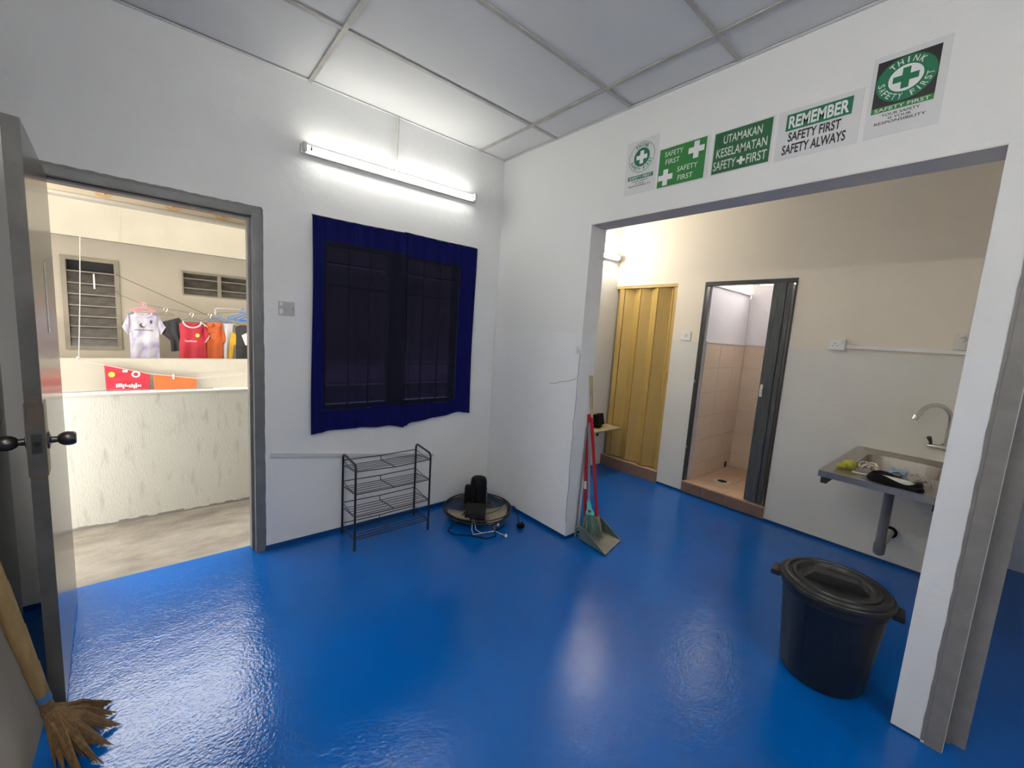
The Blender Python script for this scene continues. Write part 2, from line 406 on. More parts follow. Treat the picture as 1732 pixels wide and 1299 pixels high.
# right wall with the wide opening and the further doorway
wr = holed('x', 0.0, T, YR, -0.0005, 0, 3.0, [(W2, W1, 0, HL), (-3.72, -2.866, 0, 2.10)])
wall_right = tag(wr.build('wall_right', M_WALLB), 'white wall with a wide kitchen opening below the safety signs', 'wall', kind='structure')
tag(MB().box(XL - .12, XL, YR, -0.0005, 0, 3.0).build('wall_left', M_WALL), 'white side wall in shadow behind the open door', 'wall', kind='structure')
tag(MB().box(XL - .12, 2.56, YR - .12, YR, 0, 3.0).build('wall_rear', M_WALL), 'white wall closing the room behind the camera', 'wall', kind='structure')
# painted grey underside of the opening
tag(MB().box(0.001, T - .001, W2 + .001, W1 - .001, HL - 0.004, HL + .001).build('trim_1', M_SOFFIT), 'lilac-grey painted underside of the wide kitchen opening', 'lintel', kind='structure')
# kitchen back wall with two cubicle doorways
wk = holed('x', D, D + 0.10, -2.76, YK - .0005, 0, 3.0, [(-0.697, YK - .0005, ST - .02, DC), (-1.712, -0.968, ST - .02, DC)])
wall_kitchen = tag(wk.build('wall_kitchen', M_KITCH), 'two-tone cream and grey wall behind the sink and cubicle doors', 'wall', kind='structure')
tag(MB().box(T + .0005, 2.44, -2.87, -2.765, 0, 3.0).build('wall_partition', M_WALL), 'white partition wall hidden behind the opening pier', 'wall', kind='structure')
tag(MB().box(2.444, 2.56, YR, -2.765, 0, 3.0).build('wall_side_room', M_WALL), 'pale wall of the side room past the grey frame', 'wall', kind='structure')
# blue painted skirting
sk = 0.004
tag(MB().box(-1.735, -sk, -sk, 0, 0, 0.030).box(XL, -2.637, -sk, 0, 0, .03).build('baseboard_back', M_SKIRT), 'dark blue painted strip along the foot of the window wall', 'skirting', kind='structure')
tag(MB().box(-sk, 0, W1, 0, 0, 0.026).box(-sk, 0, -2.83, W2, 0, 0.008).box(0, T, W1 - sk, W1, 0, .022).build('baseboard_right', M_SKIRT), 'blue painted strip along the foot of the sign wall', 'skirting', kind='structure')
tag(MB().box(D - sk, D, -2.76, YK, 0, 0.02).build('baseboard_kitchen', M_SKIRT), 'blue painted strip along the foot of the kitchen wall', 'skirting', kind='structure')

# ceiling: panels in a metal grid
ceil = thing('ceiling', (-1.36, -2.3, H), 'suspended ceiling of pale panels in a dull metal grid', 'ceiling', kind='structure')
xs = [0.0, -0.258, -1.478, -2.698, XL]
ys = [0.0, -0.5935] + [-0.5935 - 0.61 * k for k in range(1, 7)] + [YR]
for i in range(len(xs) - 1):
    for j in range(len(ys) - 1):
        g = 0.002
        b = MB().box(xs[i + 1] + g, xs[i] - g, ys[j + 1] + g, ys[j] - g, H + 0.005 + random.uniform(0, .004), H + 0.02)
        b.build('ceiling_panel', M_PANEL, ceil)
for x in xs[1:-1]: MB().box(x - .012, x + .012, YR, 0, H - 0.003, H + 0.003).build('grid_bar', M_TBAR, ceil)
for y in ys[1:-1]: MB().box(XL, -0.001, y - .011, y + .011, H - 0.0015, H + 0.0035).build('grid_bar', M_TBAR, ceil)
for a in ((XL, 0, -.016, 0), (-.016, 0, YR, -.016)): MB().box(*a, H - 0.002, H + 0.002).build('wall_angle', M_PANEL, ceil)
tag(MB().box(XL - .12, 2.9, YR - .12, 0.115, H + .03, H + .2).build('ceiling_slab', M_PANEL), 'concrete slab above the suspended ceiling and kitchen', 'slab', kind='structure')
tag(MB().box(T, 2.44, YR, 0.027, H - .01, H + .02).build('ceiling_kitchen', M_PANEL), 'plain pale ceiling over the kitchen side', 'ceiling', kind='structure')

# cracks in the sign wall near the opening
def ribbon(pts, wd, mp, name, m, parent):
    b = MB()
    for i in range(len(pts) - 1):
        (u0, v0), (u1, v1) = pts[i], pts[i + 1]
        l = math.hypot(u1 - u0, v1 - v0); nx, ny = -(v1 - v0) / l * wd, (u1 - u0) / l * wd
        flat(b, [(u0 - nx, v0 - ny), (u1 - nx, v1 - ny), (u1 + nx, v1 + ny), (u0 + nx, v0 + ny)], mp)
    return b.build(name, m, parent, recalc=False)
mpB = lambda u, v: (-0.0012, u, v)
ribbon([(-.957, 1.377), (-.968, 1.345), (-.964, 1.18), (-.967, .974), (-.960, .86), (-.966, .764), (-.961, .55), (-.968, .40), (-.964, .283), (-.969, .122)], 0.0022, mpB, 'crack', M_CRACK, wall_right)
ribbon([(-.70, 1.111), (-.76, 1.118), (-.817, 1.14), (-.88, 1.15), (-.953, 1.179)], 0.0014, mpB, 'crack', M_CRACK, wall_right)
random.seed(3)
b = MB()
flat(b, [(-.945 + random.uniform(-.012, .012) + .02 * math.cos(a), 1.375 + .03 * math.sin(a)) for a in [k * PI / 4 for k in range(8)]], mpB)
b.build('plaster_chip', M_STONE, wall_right, recalc=False)

# ---------------------------------------------------------------- entrance door frame (trim_2)
fr = thing('trim_2', (-2.19, 0.05, 0), 'grey gloss painted timber frame around the entrance doorway', 'door frame', kind='structure')
MB().box(-1.780, -1.737, -0.004, 0.045, 0, 2.065).box(-1.796, -1.737, 0.045, 0.118, 0, 2.065).build('jamb', M_GREYP, fr, bevel=.002)
MB().box(-2.635, -2.592, -0.004, 0.045, 0, 2.065).box(-2.635, -2.577, 0.045, 0.118, 0, 2.065).build('jamb', M_GREYP, fr, bevel=.002)
MB().box(-2.592, -1.780, -0.004, 0.045, 2.026, 2.065).box(-2.577, -1.796, 0.045, 0.118, 2.012, 2.065).build('head', M_GREYP, fr, bevel=.002)
def ragged(name, pts_in, off, parent, mp, m):
    """band of paint with an uneven brushed outer edge along an inner polyline"""
    b = MB(); n = 46
    a = []; c = []
    for k in range(n + 1):
        t = k / n
        p = pts_in(t); q = off(t)
        r = 0.85 + 0.3 * random.random()
        a.append(b.bm.verts.new(mp(*p))); c.append(b.bm.verts.new(mp(p[0] + q[0] * r, p[1] + q[1] * r)))
    for k in range(n): b.bm.faces.new((a[k], a[k + 1], c[k + 1], c[k]))
    return b.build(name, m, parent, recalc=False)
mpA = lambda u, v: (u, -0.0016, v)
ragged('paint_edge', lambda t: (-1.738, 0.03 + t * 2.04), lambda t: (0.012, 0), fr, mpA, M_GREYW)
ragged('paint_edge', lambda t: (-2.64 + t * .91, 2.064), lambda t: (0, 0.014), fr, mpA, M_GREYW)

# ---------------------------------------------------------------- entrance door leaf (door_1), swung into the room
hx, hy = -2.592, -0.004
ang = math.radians(-86.1)
DL = Matrix.Translation((hx, hy, 0)) @ Matrix.Rotation(ang, 4, 'Z')
def dl(u, n, z): return DL @ Vector((u, n, z))       # u along the width, n = 0 room face .. 0.04 outer face
dr1 = thing('door_1', tuple(dl(.39, .02, 0)), 'grey gloss painted entrance door standing open into the room', 'door', kind='structure')
MB().box(0, 0.786, 0, 0.04, 0.012, 2.022, DL).build('leaf', M_LEAF, dr1, bevel=.0015)
MB().box(0.786, 0.789, 0.0005, 0.0395, 0.012, 2.02, DL).build('edge_strip', M_EDGE, dr1)
for z0, z1 in ((1.135, 1.16), (1.06, 1.125), (.872, .888)):
    MB().box(0.789, 0.7894, 0.006, 0.036, z0, z1, DL).build('bare_patch', M_BARE, dr1)
MB().box(0.715, 0.790, 0.040, 0.0425, 0.885, 1.135, DL).build('guard_plate', M_BRONZE, dr1)
MB().box(0.715, 0.790, -0.0025, 0.0, 0.885, 1.135, DL).build('guard_plate', M_BRONZE, dr1)
lp = MB().box(0.789, 0.7905, 0.009, 0.033, 0.965, 1.03, DL).build('latch_plate', M_KNOB, dr1)
MB().lathe([(0, 0), (.008, 0), (.008, .004), (0, .004)], dl(.7905, .021, .998), mtx=DL.to_3x3().to_4x4() @ Matrix.Rotation(PI / 2, 4, 'Y'), n=16).build('latch_bolt', M_DARK, lp)
for sgn, base in ((1, 0.0425), (-1, -0.0025)):
    rot = DL.to_3x3().to_4x4() @ Matrix.Rotation(-PI / 2 * sgn, 4, 'X')
    k = MB().lathe([(0, 0), (.030, 0), (.030, .004), (.012, .008), (.011, .022), (.017, .026), (.0235, .036), (.0255, .048), (.024, .060), (.019, .067), (0, .068)], dl(.735, base, .996), mtx=rot, n=28)
    k.build('knob', M_KNOB, dr1, smooth=True)
for z in (0.25, 1.02, 1.80):
    MB().lathe([(0, 0), (.008, 0), (.008, .1), (0, .1)], dl(0.0, -.006, z - .05), n=12).build('hinge', M_KNOB, dr1, smooth=True)
MB().box(0.36, 0.42, 0.0402, 0.0412, 1.35, 1.62, DL).build('paper_strip', M_OLDPL, dr1)

# ---------------------------------------------------------------- frame of the further doorway in the sign wall (trim_3)
f3 = thing('trim_3', (0.08, -3.3, 0), 'warm grey rebated door frame beside the white pier', 'door frame', kind='structure')
MB().box(-0.004, 0.075, -2.888, -2.840, 0, 2.03).build('jamb', M_GREYF, f3, bevel=.0015)
MB().box(0.004, 0.02, -2.8905, -2.888, 0, 2.03).build('bead', M_OLDPL, f3)
MB().box(0.078, 0.09, -2.906, -2.890, 0, 2.03).build('bead', M_GREYF, f3)
MB().box(0.092, 0.16, -2.946, -2.866, 0.0, 2.03).build('stop', M_GREYF, f3, bevel=.0015)
MB().box(-0.004, 0.075, -3.72, -3.672, 0, 2.03).box(.092, .16, -3.72, -3.614, 0, 2.03).build('jamb', M_GREYF, f3, bevel=.0015)
MB().box(-0.004, 0.161, -3.72, -2.840, 2.03, 2.10).build('head', M_GREYF, f3, bevel=.0015)
ragged('paint_edge', lambda t: (-2.841, 0.01 + t * 2.08), lambda t: (0.012, 0), f3, lambda u, v: (-.0016, u, v), M_GREYF)

# ---------------------------------------------------------------- window behind the curtain
w1 = thing('window_1', (-.885, .06, .875), 'dark louvred window with security bars behind the navy curtain', 'window', kind='structure')
for x0, x1 in ((-1.40, -1.37), (-.945, -.825), (-.40, -.37)): MB().box(x0, x1, .03, .09, .875, 1.975).build('frame_post', M_GFRAME, w1)
for z0, z1 in ((.875, .905), (1.945, 1.975)): MB().box(-1.37, -.40, .032, .088, z0, z1).build('frame_rail', M_GFRAME, w1)
for (x0, x1) in ((-1.368, -.947), (-.823, -.402)):
    zz = .915; k = 0
    while zz < 1.9:
        mm = M_PANE2 if zz < (1.12 if x0 < -1 else 1.25) else M_PANE
        mtx = Matrix.Translation(((x0 + x1) / 2, .06, zz + .065)) @ Matrix.Rotation(math.radians(-14), 4, 'X')
        MB().box(-(x1 - x0) / 2, (x1 - x0) / 2, -.0025, .0025, -.068, .068, mtx).build('louvre_pane', mm, w1)
        zz += .131; k += 1
    for z in (1.835, 1.692): MB().tube([(x0, .02, z), (x1, .02, z)], .007, 8).build('security_bar', M_BLACKM, w1)
    for f in (.33, .66): MB().tube([(x0 + (x1 - x0) * f, .02, .905), (x0 + (x1 - x0) * f, .02, 1.945)], .005, 8).build('security_bar', M_BLACKM, w1)

# ---------------------------------------------------------------- cubicles beyond the kitchen wall
TX = 2.76; TY = -1.0
tw = thing('wall_toilet', (2.3, -1.4, 0), 'beige tiled and lilac-white walls inside the open toilet cubicle', 'wall', kind='structure')
MB().box(D + .1, TX, TY + .008, TY + .07, 0, 2.03).build('plaster', M_TOILW, tw)
MB().box(TX + .008, TX + .07, TY + .0085, YK - .001, 0, 2.0).build('plaster', M_TOILW, tw)
holed('x', TX + .008, TX + .07, -2.1, TY + .008, 0, 2.76, [(-1.90, -1.04, 2.12, 2.70)]).build('plaster', M_TOILW, tw)
MB().box(D + .1, TX + .07, -2.1, -2.05, 0, 2.82).build('plaster', M_TOILW, tw)
MB().box(D + .1, TX + .004, TY + .004, TY + .0085, ST - .04, 1.49).box(TX + .004, TX + .0085, -2.05, TY, ST - .04, 1.49).build('grout', M_GROUT, tw)
zt = [1.486, 1.243, 0.999, 0.757, 0.513, 0.267, ST - .03]
tile_a = {}
def tile(name, x0, x1, y0, y1, z0, z1, m, parent, bev=.0012):
    key = (name, round(x1 - x0, 4), round(y1 - y0, 4), round(z1 - z0, 4), m.name)
    c = Vector(((x0 + x1) / 2, (y0 + y1) / 2, z0))
    if key not in tile_a:
        o = MB().box(x0, x1, y0, y1, z0, z1).build(name, m, parent, bevel=bev, origin=c)
        tile_a[key] = o.data
        return o
    return link(name, tile_a[key], c, parent)
for r in range(6):
    x = D + .10
    while x < TX - .01:
        x1 = min(x + .335, TX); off = random.uniform(0, .0015)
        tile('tile', x + .002, x1 - .002, TY - off, TY + .006 - off, zt[r + 1] + .002, zt[r] - .002, M_TILE, tw); x += .335
    y = TY - .002
    while y > -2.04:
        y1 = max(y - .335, -2.048)
        tile('tile', TX, TX + .006, y1 + .002, y - .002, zt[r + 1] + .002, zt[r] - .002, M_TILE, tw); y -= .335
MB().box(D + .1, TX, TY - .006, TY + .006, 1.488, 1.502).box(TX - .006, TX, -2.05, TY, 1.488, 1.502).build('tile_trim', M_WHITEP, tw)
MB().box(D + .1, TX, TY - .010, TY + .075, 2.03, 2.048).build('capping', M_WHITEP, tw)
MB().box(2.62, 2.68, TY - .0025, TY, .10, .17).build('drain_notch', M_DARK, tw)
tag(MB().box(D + .1005, TX + .07, -2.1, YK - .001, 2.76, 2.82).build('ceiling_toilet', M_TOILW), 'white ceiling over the toilet cubicle', 'ceiling', kind='structure')
w4 = thing('window_4', (TX + .04, -1.42, 2.12), 'open vent window high on the toilet back wall', 'window', kind='structure')
for a in ((-1.90, -1.875), (-1.065, -1.04)): MB().box(TX + .01, TX + .06, a[0], a[1], 2.12, 2.70).build('frame_post', M_WHITEP, w4)
for a in ((2.12, 2.14), (2.68, 2.70)): MB().box(TX + .01, TX + .06, -1.875, -1.065, a[0], a[1]).build('frame_rail', M_WHITEP, w4)
for y in (-1.30, -1.54): MB().box(TX + .03, TX + .045, y - .006, y + .006, 2.14, 2.68).build('bar', M_WHITEP, w4)
tf = thing('floor_toilet', (2.25, -1.4, 0), 'peach tiled raised floor of the toilet cubicle', 'floor', kind='structure')
MB().box(D + .002, TX, -2.05, TY + .008, 0, ST - .022).build('screed', M_GROUT, tf)
y = TY - .002
x = D + .11
while x < TX - .02:
    y = TY - .002
    while y > -2.04:
        x1 = min(x + .30, TX); y1 = max(y - .30, -2.05)
        tile('tile', x + .002, x1 - .002, y1 + .002, y - .002, ST - .022, ST - .014, M_FTILE, tf); y -= .30
    x += .30
dn = MB().box(2.03, 2.14, -1.27, -1.14, ST - .016, ST - .009).build('drain_frame', M_OLDPL, tf, bevel=.002)
MB().lathe([(0, 0), (.045, 0), (.045, .0015), (0, .0015)], (2.085, -1.205, ST - .009), n=24).build('drain_hole', M_DARK, dn)
# step of the open cubicle: brown riser tiles with peach nosing
s1 = thing('trim_4', (D, -1.34, 0), 'brown tiled step with peach edging below the grey folding door', 'step', kind='structure')
MB().box(D - .002, D + .112, -1.712, -0.968, 0, ST - .012).build('step_core', M_GROUT, s1)
for ya, yb in ((-0.968, -1.164), (-1.164, -1.370), (-1.370, -1.575), (-1.575, -1.712)):
    tile('riser_tile', D - .010, D - .002, yb + .0015, ya - .0015, .012, ST - .012, M_STILE, s1)
for ya, yb in ((-0.968, -1.385), (-1.385, -1.712)):
    tile('nosing_tile', D - .012, D + .112, yb + .0015, ya - .0015, ST - .012, ST, M_FTILE, s1)
s2 = thing('trim_5', (D, -.34, 0), 'plain brown step below the mustard folding door', 'step', kind='structure')
MB().box(D - .008, D + .10, -0.697, YK - .001, 0, ST - .008).build('riser', M_STILE, s2)
MB().box(D - .010, D + .10, -0.697, YK - .001, ST - .008, ST).build('nosing', M_FTILE, s2)
tag(MB().box(D + .13, D + .16, TY + .08, YK - .002, 0, 2.06).build('wall_cubicle', M_DARK), 'dark space closed off behind the mustard folding door', 'wall', kind='structure')

# mustard folding door (closed)
d2 = thing('door_2', (D + .04, -.34, ST), 'mustard yellow pleated folding door, pulled shut', 'door', kind='structure')
fy = [0.010, -0.030, -0.075, -0.180, -0.282, -0.385, -0.492, -0.600, -0.655]
fx = [0.045, 0.006, 0.022, 0.070, 0.016, 0.066, 0.006, 0.078, 0.014]
for i in range(len(fy) - 1):
    a = Vector((D + fx[i], fy[i], 0)); c = Vector((D + fx[i + 1], fy[i + 1], 0))
    n = (c - a).cross(Vector((0, 0, 1))).normalized() * .007; e = (c - a).normalized() * .0025
    MB().hull8([(a + e + n) + Vector((0, 0, ST + .012)), (c - e + n) + Vector((0, 0, ST + .012)), c - e - n + Vector((0, 0, ST + .012)), a + e - n + Vector((0, 0, ST + .012))],
               [(a + e + n) + Vector((0, 0, DC - .03)), (c - e + n) + Vector((0, 0, DC - .03)), c - e - n + Vector((0, 0, DC - .03)), a + e - n + Vector((0, 0, DC - .03))]).build('fold_panel', M_YEL, d2, bevel=.0015)
MB().box(D + .012, D + .042, -0.686, -0.657, ST + .01, DC - .03).build('lead_post', M_YEL, d2, bevel=.003)
MB().box(D + .004, D + .07, -0.697, -0.687, ST, DC).build('frame_post', M_YELF, d2)
MB().box(D + .004, D + .07, -0.687, YK - .001, DC - .028, DC).build('head_track', M_YELF, d2)
lk = MB().box(D + .004, D + .012, -0.684, -0.662, 1.07, 1.19).build('lock_plate', M_YELF, d2, bevel=.003)
MB().tube([(D + .008, -.673, 1.175), (D - .016, -.673, 1.17), (D - .018, -.68, 1.10), (D - .012, -.676, 1.07)], .007, 8).build('lock_handle', M_YELF, lk, smooth=True)

# grey folding door (folded back to the right) in its dark frame
d3 = thing('door_3', (D + .04, -1.34, ST), 'dark grey woodgrain folding door pushed open to the right', 'door', kind='structure')
MB().box(D - .004, D + .05, -0.990, -0.968, ST, DC).build('frame_post', M_GFRAME, d3)
MB().box(D - .004, D + .05, -1.712, -1.698, ST, DC).build('frame_post', M_GFRAME, d3)
MB().box(D - .004, D + .05, -1.698, -0.990, DC - .035, DC).build('head_track', M_GFRAME, d3)
pan = [(-1.545, .010, -1.638, -.004), (-1.652, -.012, -1.690, .012)]
MB().box(D - .014, D + .012, -1.640, -1.543, ST + .012, DC - .036).build('fold_panel', M_GFOLD, d3, bevel=.003)
MB().box(D - .008, D + .02, -1.646, -1.642, ST + .012, DC - .036).build('hinge_strip', M_GFRAME, d3)
MB().box(D - .016, D + .012, -1.683, -1.648, ST + .012, DC - .036).build('fold_panel', M_GFOLD, d3, bevel=.008)
for k in range(5):
    y0 = -1.552 - k * .024
    MB().box(D + .016, D + .112, y0 - .018, y0 - .006, ST + .012, DC - .036).build('fold_panel', M_GFOLD, d3, bevel=.002)
hd = MB().box(D - .020, D - .014, -1.573, -1.551, 1.06, 1.165).build('handle_plate', M_WHITEP, d3, bevel=.0028)
MB().box(D - .034, D - .020, -1.570, -1.554, 1.085, 1.125).build('handle_grip', M_WHITEP, hd, bevel=.005)
for z in (1.10, .45, .27): MB().box(D - .012, D - .004, -.986, -.972, z, z + .03).build('catch', M_CHROME, d3)

# ================================================================== OUTSIDE: corridor, opposite building
tag(MB().box(-9, 7, .914, 1.0, -.12, .885).build('wall_parapet', M_PARAPET), 'water-stained plaster parapet of the corridor outside the door', 'parapet', kind='structure')
random.seed(17)
dl_ = MB()
for k in range(120):
    x = -4.0 + k * .05
    dl_.box(x, x + .0505, .9115, .914, -.004, .006 + .012 * random.random())
dl_ = tag(dl_.build('trim_9', M_WIRE), 'dark grime line along the foot of the near parapet', 'grime', kind='structure')
tag(MB().box(-9, 7, .905, 1.01, .885, .897).build('trim_6', M_CREAM), 'cream coping along the near parapet top', 'coping', kind='structure')
bm_ = thing('trim_7', (-2, .96, 2.1), 'tan rust-stained beam over the outer edge of the corridor', 'beam', kind='structure')
MB().box(-9, 7, .914, 1.0, 2.122, 2.55).build('beam', M_TANB, bm_)
MB().box(-9, 7, .908, 1.0, 2.106, 2.122).build('drip_edge', M_CREAM, bm_)
random.seed(11)
for x in (-2.43, -2.10, -1.83):
    b = MB(); n = 14
    flat(b, [(x + (.032 + .012 * random.random()) * math.cos(2 * PI * i / n), 2.152 + (.019 + .009 * random.random()) * math.sin(2 * PI * i / n)) for i in range(n)], lambda u, v: (u, .9125, v))
    b.build('rust_stain', M_RUST, bm_, recalc=False)
    MB().lathe([(0, 0), (.006, 0), (.004, .012), (0, .013)], (x, .9125, 2.155), mtx=Matrix.Rotation(PI / 2, 4, 'X'), n=10).build('bolt_end', M_RUST, bm_)
tag(MB().box(-9, 7, .1155, 1.0, 2.55, 2.70).build('ceiling_corridor', M_CREAM2), 'plain cream slab over the outdoor corridor', 'slab', kind='structure')
tag(MB().box(-9, 7, .1155, 1.0, 2.71, 11.0).build('wall_sky_blocker', M_CREAM2), 'unseen tall block added above the corridor to hold back sky light', 'wall', kind='structure')  # added mass out of view, cuts sky light on the opposite facade
# opposite building
tag(MB().box(-9, 7, 3.4, 3.5, -1.5, .895).build('wall_opposite_parapet', M_CREAM), 'cream parapet of the building across the gap', 'parapet', kind='structure')
ob = thing('trim_8', (-2, 3.45, 2.14), 'bright cream upper parapet beam of the opposite building', 'beam', kind='structure')
MB().box(-9, 7, 3.4, 3.5, 2.145, 3.0).build('beam', M_CREAM, ob)
ribbon([(-2.478, 2.62), (-2.482, 2.50), (-2.476, 2.40), (-2.486, 2.30), (-2.482, 2.24), (-2.491, 2.15)], .0035, lambda u, v: (u, 3.3985, v), 'crack', M_CREAM2, ob)
tag(MB().box(-9, 7, 3.5, 4.32, 2.30, 2.42).build('ceiling_opposite', M_CREAM2), 'underside of the balcony slab across the gap', 'slab', kind='structure')
tag(MB().box(-9, 7, 3.4, 4.32, -.12, -.004).build('floor_opposite', M_CONC), 'concrete balcony floor across the gap', 'floor', kind='structure')
tag(MB().box(-9, 7, -.6, 4.32, -1.6, -1.5).build('ground', M_CONC), 'concrete ground in the gap between the buildings', 'ground', kind='structure')
wo = holed('y', 4.2, 4.32, -9, 7, 0, 3.0, [(-3.034, -2.55, 0.933, 2.007), (-1.955, -1.126, 1.664, 1.983)])
tag(wo.build('wall_opposite', M_CREAM2), 'cream wall with two louvred windows across the gap', 'wall', kind='structure')
def louvre_window(name, label, x0, x1, z0, z1, blades, mull, fw):
    o = thing(name, ((x0 + x1) / 2, 4.250, z0), label, 'window', kind='structure')
    for a in ((x0, x0 + fw), (x1 - fw, x1)): MB().box(a[0], a[1], 4.185, 4.270, z0, z1).build('frame_post', M_LOUVF, o)
    for a in ((z0, z0 + fw), (z1 - fw, z1)): MB().box(x0 + fw, x1 - fw, 4.187, 4.268, a[0], a[1]).build('frame_rail', M_LOUVF, o)
    MB().box(x0, x1, 4.300, 4.315, z0, z1).build('dark_room', M_DARK, o)
    bays = [(x0 + fw, x1 - fw)]
    if mull: 
        MB().box(mull - .02, mull + .02, 4.185, 4.270, z0 + fw, z1 - fw).build('mullion', M_LOUVF, o)
        bays = [(x0 + fw, mull - .02), (mull + .02, x1 - fw)]
    for (a, c) in bays:
        for i in range(len(blades) - 1):
            zt_, zb_ = blades[i], blades[i + 1]; hgt = (zt_ - zb_)
            mtx = Matrix.Translation(((a + c) / 2, 4.230, (zt_ + zb_) / 2)) @ Matrix.Rotation(math.radians(-12), 4, 'X')
            pn = MB().box(-(c - a) / 2, (c - a) / 2, -.003, .003, -hgt / 2, hgt / 2, mtx).build('louvre_pane', M_LOUV, o)
            MB().box(a, c, 4.205, 4.215, zt_ - .008, zt_ + .006).build('blade_clip', M_LOUVF, pn)
    return o
wn2 = louvre_window('window_2', 'tall louvred window with top pane missing across the gap', -3.034, -2.55, 0.933, 2.007, [1.842, 1.706, 1.581, 1.45, 1.325, 1.206, 1.073, 0.971], None, .043)
MB().box(-2.775, -2.761, 4.196, 4.20, 1.652, 1.825).build('paper_tag', M_OLDPL, wn2)
louvre_window('window_3', 'wide low pair of louvred vents across the gap', -1.955, -1.126, 1.664, 1.983, [1.964, 1.891, 1.766, 1.681], -1.554, .017)

# ropes and cables across the gap
def line(name, pts, r, m, label, cat, sag=0.0):
    P = [Vector(p) for p in pts]
    if sag and len(P) == 2:
        P = [P[0].lerp(P[1], t / 12) - Vector((0, 0, sag * 4 * (t / 12) * (1 - t / 12))) for t in range(13)]
    return tag(MB().tube(P, r, 6).build(name, m, smooth=True), label, cat)
line('cable', [(-2.57, 4.19, 1.845), (-2.56, 3.95, 1.826), (-1.675, 4.1, 1.412), (-1.3, 4.15, 1.25)], .005, M_WIRE, 'thick dark cable sloping from the tall louvred window down to the right', 'cable')
hang_pts = [(-2.52, 3.8, 1.59), (-2.346, 3.8, 1.512), (-2.133, 3.8, 1.475), (-1.878, 3.8, 1.438), (-1.697, 3.8, 1.445), (-1.475, 3.8, 1.485), (-1.0, 3.8, 1.52)]
line('clothes_line', [(-2.60, 4.19, 1.65)] + hang_pts, .003, M_WIRE, 'thin dark line the shirt hangers hook onto', 'clothes line')
line('rope', [(-2.78, 3.35, 2.145), (-2.81, 3.35, 1.5), (-2.845, 3.35, .925)], .0045, M_ROPE, 'white rope hanging straight down in front of the tall louvred window', 'rope')
rp_ = thing('clothes_line', (-2.845, 3.3, .9), 'white line knotted at the far parapet carrying the red and orange cloths', 'clothes line')
MB().tube([(-2.845, 3.34, .925), (-2.855, 3.30, .885), (-2.658, 3.3, .838), (-2.30, 3.3, .738), (-1.876, 3.3, .674), (-1.34, 3.3, .712), (-.6, 3.3, .80)], .005, 6).build('strand', M_ROPE, rp_, smooth=True)
MB().lathe([(0, -.015), (.013, -.008), (.015, 0), (.013, .01), (0, .016)], (-2.848, 3.33, .912), n=10).build('knot', M_ROPE, rp_, smooth=True)
tag(MB().tube([(-1.64, 3.8, 1.44), (-1.64, 3.8, 1.505), (-1.62, 3.8, 1.525), (-.7, 3.8, 1.54)], .012, 10).build('hanging_rail', M_ROPE, smooth=True), 'white pipe rail above the blue hangers', 'rail')
tag(MB().tube([(-2.95, .99, .903), (-2.6, .965, .905), (-2.4, .955, .915), (-2.2, .96, .905), (-1.9, .97, .903)], .003, 6).build('cable', M_WIRE, smooth=True), 'thin dark wire lying along the near parapet coping', 'cable')

# hangers and shirts --------------------------------------------------
def hanger(m, x, y, z, wd, label, group=None, drop=.11, r=.0045):
    """z = line height the hook sits on"""
    t = thing('coat_hanger', (x, y, z - drop - .06), label, 'hanger', group)
    a = [(x + .018 * math.sin(q), y, z - .012 + .018 * math.cos(q)) for q in [(-2.2 + k * .45) for k in range(9)]]
    MB().tube(a + [(x, y, z - .055)], r * .75, 6).build('hook', M_CHROME if m is M_WIRE else m, t, smooth=True)
    MB().tube([(x, y, z - .05), (x - wd * .5, y, z - drop), (x - wd * .49, y, z - drop - .012), (x + wd * .49, y, z - drop - .012), (x + wd * .5, y, z - drop), (x, y, z - .05)], r, 6).build('shoulder_bar', m, t, smooth=True)
    return t
def cloth_grid(b, L, Rr, y, depth, folds, ph=0.0, nx=18):
    """closed garment body: L and Rr are lists of (x, z) for left and right edge, top to bottom"""
    n = len(L) - 1; k = 6
    def interp(A, t):
        q = t * n; i = min(int(q), n - 1); f = q - i
        return A[i][0] + (A[i + 1][0] - A[i][0]) * f, A[i][1] + (A[i + 1][1] - A[i][1]) * f
    for side in (-1, 1):
        def f(u, v):
            l = interp(L, v); r = interp(Rr, v)
            bul = depth * (math.sin(PI * u) ** .6 if 0 < u < 1 else 0)
            wob = .012 * math.sin(u * folds * 2 * PI + ph + 2 * v) * (0.3 + v) * (1 if 0 < u < 1 else 0)
            return (l[0] + (r[0] - l[0]) * u, y + side * bul * .5 + wob, l[1] + (r[1] - l[1]) * u)
        b.grid(f, nx, n * k)
    bmesh.ops.remove_doubles(b.bm, verts=list(b.bm.verts), dist=.0004)
